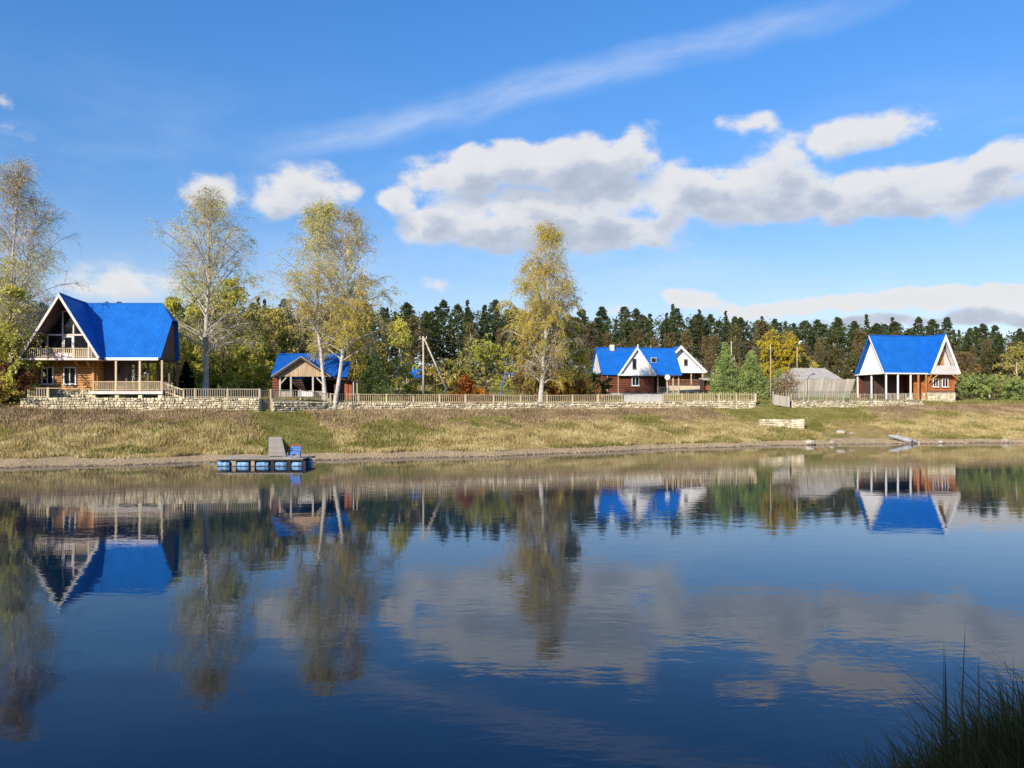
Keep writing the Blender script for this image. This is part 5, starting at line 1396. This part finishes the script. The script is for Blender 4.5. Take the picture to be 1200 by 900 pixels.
def conifer(name, px, D, ytop, wpx, label, seed, ml, cat='tree', group='young conifers in the garden', clumps=150, per=60, needle=0.12, crown_from=0.03, bark=None, flat=0.6):
    """garden conifer with trunk and crown as parts"""
    x_, y_, z_ = place(px, D); Ht = wz(ytop, D) - z_; r = np.random.default_rng(seed)
    root = tag(empty(name, (x_, y_, z_)), label, cat, group)
    me_ = pine_mesh(seed, Ht, wpx / F * D, crown_from, ml, 'crown', clumps, per, needle, 0.014 * Ht + 0.02, bark, True, flat)
    # part the mesh in trunk and crown
    nv = len(me_.vertices); co = np.empty(nv * 3, np.float32); me_.vertices.foreach_get('co', co); co = co.reshape(-1, 3)
    npoly = len(me_.polygons); vi = np.empty(npoly * 4, np.int32); me_.loops.foreach_get('vertex_index', vi); vi = vi.reshape(-1, 4)
    mi = np.empty(npoly, np.int32); me_.polygons.foreach_get('material_index', mi)
    for nm, k, mt in (('trunk', 0, bark or M_PINEBARK), ('crown', 1, ml)):
        fs = vi[mi == k]; us, inv = np.unique(fs, return_inverse=True)
        link(nm, np_mesh(nm, co[us], inv.reshape(-1, 4), mt), root)
    bpy.data.meshes.remove(me_)
    return root
conifer('young_pine', 850, 110, 402, 40, 'taller bushy young pine with pointed top left of the yellow birches', 91, L_YPINE, clumps=220)
conifer('young_pine', 882, 109, 413, 46, 'broader young pine nearest the yellow birches', 92, L_YPINE, clumps=220, flat=0.8)
conifer('small_spruce', 218, 80, 425, 24, 'small very dark spruce right of the veranda steps', 93, L_SPRUCE, clumps=120)
conifer('young_pine', 437, 98, 411, 44, 'round blue-green pine bush between pavilion and gazebo', 94, L_YPINE, clumps=200, flat=0.8)
conifer('young_pine', 672, 104, 428, 20, 'small green pine between the lone birch and the brown house', 95, L_YPINE, clumps=100)
conifer('young_pine', 690, 106, 432, 20, 'little pine closest to the left gable of the brown house', 96, L_YPINE, clumps=100)
conifer('young_pine', 664, 103, 440, 16, 'little pine just right of the pointed blue roof', 97, L_YPINE, clumps=90)
conifer('young_pine', 912, 113, 432, 24, 'small pine at the left end of the grey barn', 98, L_YPINE, clumps=100)

# --- the forest: a few kinds of tree, each copied and set out one by one
PROTO = {
 'pine': [pine_mesh(200 + i, 20, 4.9 + 0.6 * (i % 3), 0.36 + 0.06 * (i % 3), L_PINE, 'forest_pine', 190, 26, 0.25, 0.2) for i in range(5)],
 'fir': [pine_mesh(220 + i, 18, 4.6, 0.06, L_PINE, 'forest_spruce', 190, 26, 0.25, 0.2, None, True) for i in range(3)],
}
def forest_leafy(seed, ml, Ht=15.0, width=5.5, bark=None, leafn=1900, tw=260):
    r = np.random.default_rng(seed)
    K = 7; tt = np.linspace(0, 1, K); tp = np.zeros((1, K, 3)); tp[0, :, 2] = tt * Ht; tp[0, 1:, :2] += np.cumsum(r.normal(size=(K - 1, 2)) * 0.12, 0)
    V1, F1 = tubes(tp, (0.15 * (1 - tt) ** 0.7 + 0.02)[None], 6)
    n = 70; u = r.uniform(0.0, 1, n); z = 0.2 + 0.78 * u
    S, _ = sample_on(tp, np.zeros(n, dtype=int), z); az = r.uniform(0, 6.28, n)
    L_ = width / 2 * np.interp(u, [0, .3, .7, 1], [.8, 1, .7, .2]) * r.uniform(.6, 1.2, n); th = r.uniform(0.4, 1.0, n)
    P1 = walk(S, np.stack([np.cos(az) * np.sin(th), np.sin(az) * np.sin(th), np.cos(th)], 1), L_, 5, 0.06, 0.1, r)
    V2, F2 = tubes(P1, np.tile(np.linspace(0.05, 0.012, 5)[None], (n, 1)), 3)
    i3 = r.integers(0, n, tw * 3); S3, T3 = sample_on(P1, i3, r.uniform(.2, .99, len(i3)))
    P3 = walk(S3, T3 / (np.linalg.norm(T3, axis=1, keepdims=True) + 1e-9) + r.normal(size=T3.shape) * .6, r.uniform(.5, 1.4, len(i3)), 3, 0.15, 0.15, r)
    V4, F4 = strips(P3, np.full((len(i3), 3), 0.045), r)
    i5 = r.integers(0, len(i3), leafn); C, _ = sample_on(P3, i5, r.uniform(.1, .99, leafn)); C = C + r.normal(size=C.shape) * 0.16
    V5, F5 = leaf_quads(C, 0.17, r)
    V = np.concatenate([V1, V2, V4, V5]); a, b, c = len(V1), len(V1) + len(V2), len(V1) + len(V2) + len(V4)
    mi = np.concatenate([np.zeros(len(F1) + len(F2)), np.full(len(F4), 1), np.full(len(F5), 2)])
    return np_mesh('forest_leafy', V, np.concatenate([F1, F2 + a, F4 + b, F5 + c]), mats=[bark or M_BARK, M_TWIGB, ml], midx=mi)
PROTO['alder'] = [forest_leafy(240 + i, L_FOREST, 14, 5.5, M_BARK, 2600, 420) for i in range(4)]
PROTO['birch'] = [forest_leafy(260 + i, L_FORESTO, 14, 5.0, M_BIRCH, 2600) for i in range(3)]
MARKS = [(-30, 'beyond the left picture edge trees'), (25, 'behind the left birches'), (75, 'behind the glazed gable'), (125, 'above the left half of the wide blue roof'), (170, 'above the right half of the wide blue roof'), (215, 'above the small dark spruce'),
         (255, 'behind the large pale birch'), (300, 'above the board gate'), (340, 'above the pavilion roof'), (385, 'behind the two leaning birches'), (425, 'above the round pine bush'), (462, 'above the small gazebo'), (498, 'above the braced pole'),
         (530, 'right of the braced pole'), (570, 'above the round willow bush'), (605, 'above the swing frame'), (645, 'behind the lone tall birch'), (680, 'above the rust-red shrubs'), (715, 'above the brown house chimney'), (750, 'above the white front gable of the brown house'),
         (785, 'above the skylight of the brown house'), (818, 'above the white gabled house'), (850, 'above the taller young pine'), (885, 'above the broader young pine'), (915, 'behind the yellow birches'), (950, 'above the left half of the barn'), (985, 'above the right half of the barn'),
         (1020, 'above the left gable of the right-hand house'), (1065, 'above the blue roof of the right-hand house'), (1106, 'above the front gable of the right-hand house'), (1140, 'above the first blue-green shrub on the right'), (1175, 'above the blue-green shrubs near the right edge'), (1215, 'at the right picture edge')]
KIND = {'pine': ('pine_tree', 'tall dark pine of the forest, '), 'fir': ('spruce_tree', 'dark pointed spruce of the forest, '), 'alder': ('alder_tree', 'brown thinly leaved forest tree '), 'birch': ('forest_birch', 'olive forest birch ')}
def top_line(px): return np.interp(px, [-100, 100, 200, 320, 400, 480, 540, 600, 700, 800, 860, 950, 1050, 1130, 1250], [360, 357, 352, 355, 352, 360, 352, 362, 366, 362, 368, 372, 376, 382, 386])
rf = np.random.default_rng(77)
def forest_tree(kind, px, D, ytop, rank=''):
    x_ = wx(px, D); g = h1(x_, D); Ht = wz(ytop, D) - g
    k = rf.integers(len(PROTO[kind])); me_ = PROTO[kind][k]
    base = {'pine': 20, 'fir': 18, 'alder': 14, 'birch': 14}[kind]
    nm, lb = KIND[kind]
    where = min(MARKS, key=lambda q: abs(q[0] - px))[1]
    o = link(nm, me_, None, (x_, D, g - 0.2), rf.uniform(0, 6.28))
    s_ = (Ht + 0.2) / base; o.scale = (s_ * rf.uniform(.85, 1.15), s_ * rf.uniform(.85, 1.15), s_)
    tag(o, rank + lb + where, 'tree', 'forest ' + kind + ' trees ' + where)
for row, (D0, step, jit, dy) in enumerate(((236, 20.5, 8, -2), (222, 20.5, 8, 3), (208, 22, 8, 9))):
    px = -60.0
    while px < 1260:
        D = D0 + rf.uniform(-6, 6); q = px + rf.uniform(-jit, jit)
        forest_tree('pine' if rf.random() < 0.62 else 'fir', q, D, top_line(q) + dy + rf.choice([-4, -1, 2, 4, 8]) + rf.uniform(-3, 3), ('rearmost ', 'middle-row ', 'foremost ')[row])
        px += step * rf.uniform(0.75, 1.25)
px = -50.0
while px < 1250:                     # leafy trees along the front of the forest
    D = 188 + rf.uniform(-10, 10)
    dense = 1.0 if (px > 680 or px < 330) else 0.28
    if rf.random() < dense:
        kind = 'alder' if rf.random() < (0.8 if px > 680 else 0.45) else 'birch'
        forest_tree(kind, px, D, top_line(px) + rf.uniform(8, 36), 'taller ')
    px += 17 * rf.uniform(0.7, 1.3)
px = 690.0
while px < 1250:
    D = 168 + rf.uniform(-8, 8)
    forest_tree('birch' if rf.random() < 0.5 else 'alder', px, D, top_line(px) + rf.uniform(38, 62), 'shorter '); px += 30 * rf.uniform(0.7, 1.4)
# the depth of the wood and its undergrowth, which no one can count
def wood_mass(seed):
    r = np.random.default_rng(seed)
    n = 90000; X = r.uniform(-190, 200, n); D = r.uniform(206, 250, n)
    px = 600 + F * X / D
    g = H(X, D); spire = 7.0 * np.abs(np.sin(X * 0.83 + 1.7 * np.sin(X * 0.31) + D * 0.21)) + 4.0 * np.abs(np.sin(X * 1.9 + D * 0.4))
    topz = CZ + (HOR - (top_line(px) + 3 + spire)) / F * D
    f = r.uniform(0.02, 1.0, n) ** 0.75
    C = np.stack([X, D, g + (topz - g) * f], 1)
    V, Fq = leaf_quads(C, 0.42, r, 0.45)
    n = 34000; X = r.uniform(-190, 200, n); D = r.uniform(176, 215, n); g = H(X, D)
    C = np.stack([X, D, g + r.uniform(0.0, 1.0, n) ** 1.3 * (4.6 + 2.2 * np.sin(X * 0.23) * np.sin(D * 0.31 + X * 0.1))], 1)
    V2, F2 = leaf_quads(C, 0.30, r)
    return (V, Fq), (V2, F2)
(Va, Fa), (Vb, Fb) = wood_mass(5)
tag(link('forest', np_mesh('forest', Va, Fa, L_PINE)), 'dense dark depth of the pine forest along the horizon', 'forest', kind='stuff')
tag(link('undergrowth', np_mesh('undergrowth', Vb, Fb, L_FOREST)), 'brown undergrowth along the foot of the forest', 'undergrowth', kind='stuff')

# ------------------------------------------------------------------ grass
def grass(name, X, Y, hgt, wid, ml, label, seed, lean=0.35, base=None, cat='grass'):
    """single blades of two segments"""
    r = np.random.default_rng(seed); n = len(X); Z = H(X, Y) - 0.03
    az = r.uniform(0, 6.28, n); le = r.normal(size=n) * lean; h = hgt * r.uniform(0.55, 1.25, n)
    la = r.uniform(0, 6.28, n); dx = np.cos(la) * np.abs(le) * h; dy = np.sin(la) * np.abs(le) * h
    w = wid * r.uniform(.6, 1.4, n) / 2; cx_, cy_ = np.cos(az) * w, np.sin(az) * w
    B = np.stack([X, Y, Z], 1)
    v0 = B + np.stack([-cx_, -cy_, 0 * w], 1); v1 = B + np.stack([cx_, cy_, 0 * w], 1)
    Mi = B + np.stack([dx * .35, dy * .35, h * .6], 1)
    v2 = Mi + np.stack([cx_ * .8, cy_ * .8, 0 * w], 1); v3 = Mi + np.stack([-cx_ * .8, -cy_ * .8, 0 * w], 1)
    v4 = B + np.stack([dx, dy, h], 1)
    V = np.stack([v0, v1, v2, v3, v4], 1).reshape(-1, 3); i = np.arange(n) * 5
    q = np.stack([i, i + 1, i + 2, i + 3], 1); t_ = np.stack([i + 3, i + 2, i + 4], 1)
    o = link(name, np_mesh(name, V, [q, t_], ml))
    return tag(o, label, cat, kind='stuff')
G_DRY = leaf_mat('dry_grass_blade', [(0.0, (0.249, 0.178, 0.075)), (0.35, (0.474, 0.366, 0.151)), (0.7, (0.656, 0.539, 0.255)), (1.0, (0.788, 0.688, 0.417))], 0.3, 0.55, 0.5)
G_GREEN = leaf_mat('green_grass_blade', [(0.0, (0.129, 0.131, 0.034)), (0.5, (0.282, 0.263, 0.075)), (1.0, (0.494, 0.389, 0.177))], 0.3, 0.5, 0.4)
G_WEED = leaf_mat('dead_weed_blade', [(0.0, (0.178, 0.122, 0.071)), (0.5, (0.352, 0.256, 0.143)), (1.0, (0.601, 0.444, 0.265))], 0.2, 0.5, 0.4)
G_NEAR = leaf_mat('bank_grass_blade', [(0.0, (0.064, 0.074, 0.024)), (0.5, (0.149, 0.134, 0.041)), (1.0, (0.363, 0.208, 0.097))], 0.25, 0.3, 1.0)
r = np.random.default_rng(12)
n = 420000
X = r.uniform(-58, 74, n); t_ = r.uniform(0, 1, n); ys = Ys(X) + Bw(X) * 0.82; Y = ys + (Yw(X) - 0.45 - ys) * t_
tt_ = (Y - Ys(X)) / (Yw(X) - Ys(X)); gr = greenness(X, Y); nz = n2(X, Y, 0.7, 3); nb_ = n2(X, Y, 0.25, 8)
keep_b = ~((X > 32) & (X < 41) & (tt_ < 0.45) & (nb_ < 0.62))          # bare sandy patch
inn = (np.abs(X - (wx(322, 60) + (Y - 60) * -0.28)) < 0.62) & (Y < 64.3)  # nothing grows through the gangway
keep_b &= ~inn
weedy = (tt_ > 0.68 + 0.25 * (nz - 0.5) + 0.09 * r.normal(size=n)) & (gr < 0.5)
green = (gr > 0.12 + 0.78 * r.uniform(0, 1, n)) & ~weedy
dry = ~weedy & ~green
sel = keep_b & dry & (r.uniform(0, 1, n) < 0.5 + nz)
hh = 0.20 + 0.48 * np.clip(nz - 0.25, 0, 1) * (1 - 0.4 * tt_)
grass('dry_grass', X[sel], Y[sel], hh[sel], 0.04, G_DRY, 'tall golden dry grass covering the river bank', 1)
sel = keep_b & green
grass('green_grass', X[sel], Y[sel], np.where(gr > .8, 0.13, 0.26)[sel], 0.045, G_GREEN, 'short green grass on the mown paths and slope', 2)
sel = keep_b & weedy
grass('dead_weeds', X[sel], Y[sel], ((0.20 + 0.34 * nz) * np.clip((1.04 - tt_) / 0.12, 0.45, 1))[sel], 0.05, G_WEED, 'brown dead weeds along the foot of the stone walls', 3, 0.25)
# lawn behind the walls
n = 120000; X = r.uniform(-60, 80, n); Y = Yw(X) + 0.6 + r.uniform(0, 1, n) ** 1.4 * 60
grass('lawn', X, Y, 0.16 + 0.25 * n2(X, Y, 0.3, 6), 0.05, G_GREEN, 'rough green lawn between the houses behind the walls', 4)
# near bank, at the photographer's feet
n = 80000; X = r.uniform(1.6, 7.5, n); Y = r.uniform(2.6, 8.8, n)
edge = X - (2.02 + 0.25 * np.sin(Y * 2.1)) - 0.10 * (Y - 4)
ok = (r.uniform(0, 1, n) < sst(edge / 0.7)) & (H(X, Y) > 0.05)
X, Y = X[ok], Y[ok]
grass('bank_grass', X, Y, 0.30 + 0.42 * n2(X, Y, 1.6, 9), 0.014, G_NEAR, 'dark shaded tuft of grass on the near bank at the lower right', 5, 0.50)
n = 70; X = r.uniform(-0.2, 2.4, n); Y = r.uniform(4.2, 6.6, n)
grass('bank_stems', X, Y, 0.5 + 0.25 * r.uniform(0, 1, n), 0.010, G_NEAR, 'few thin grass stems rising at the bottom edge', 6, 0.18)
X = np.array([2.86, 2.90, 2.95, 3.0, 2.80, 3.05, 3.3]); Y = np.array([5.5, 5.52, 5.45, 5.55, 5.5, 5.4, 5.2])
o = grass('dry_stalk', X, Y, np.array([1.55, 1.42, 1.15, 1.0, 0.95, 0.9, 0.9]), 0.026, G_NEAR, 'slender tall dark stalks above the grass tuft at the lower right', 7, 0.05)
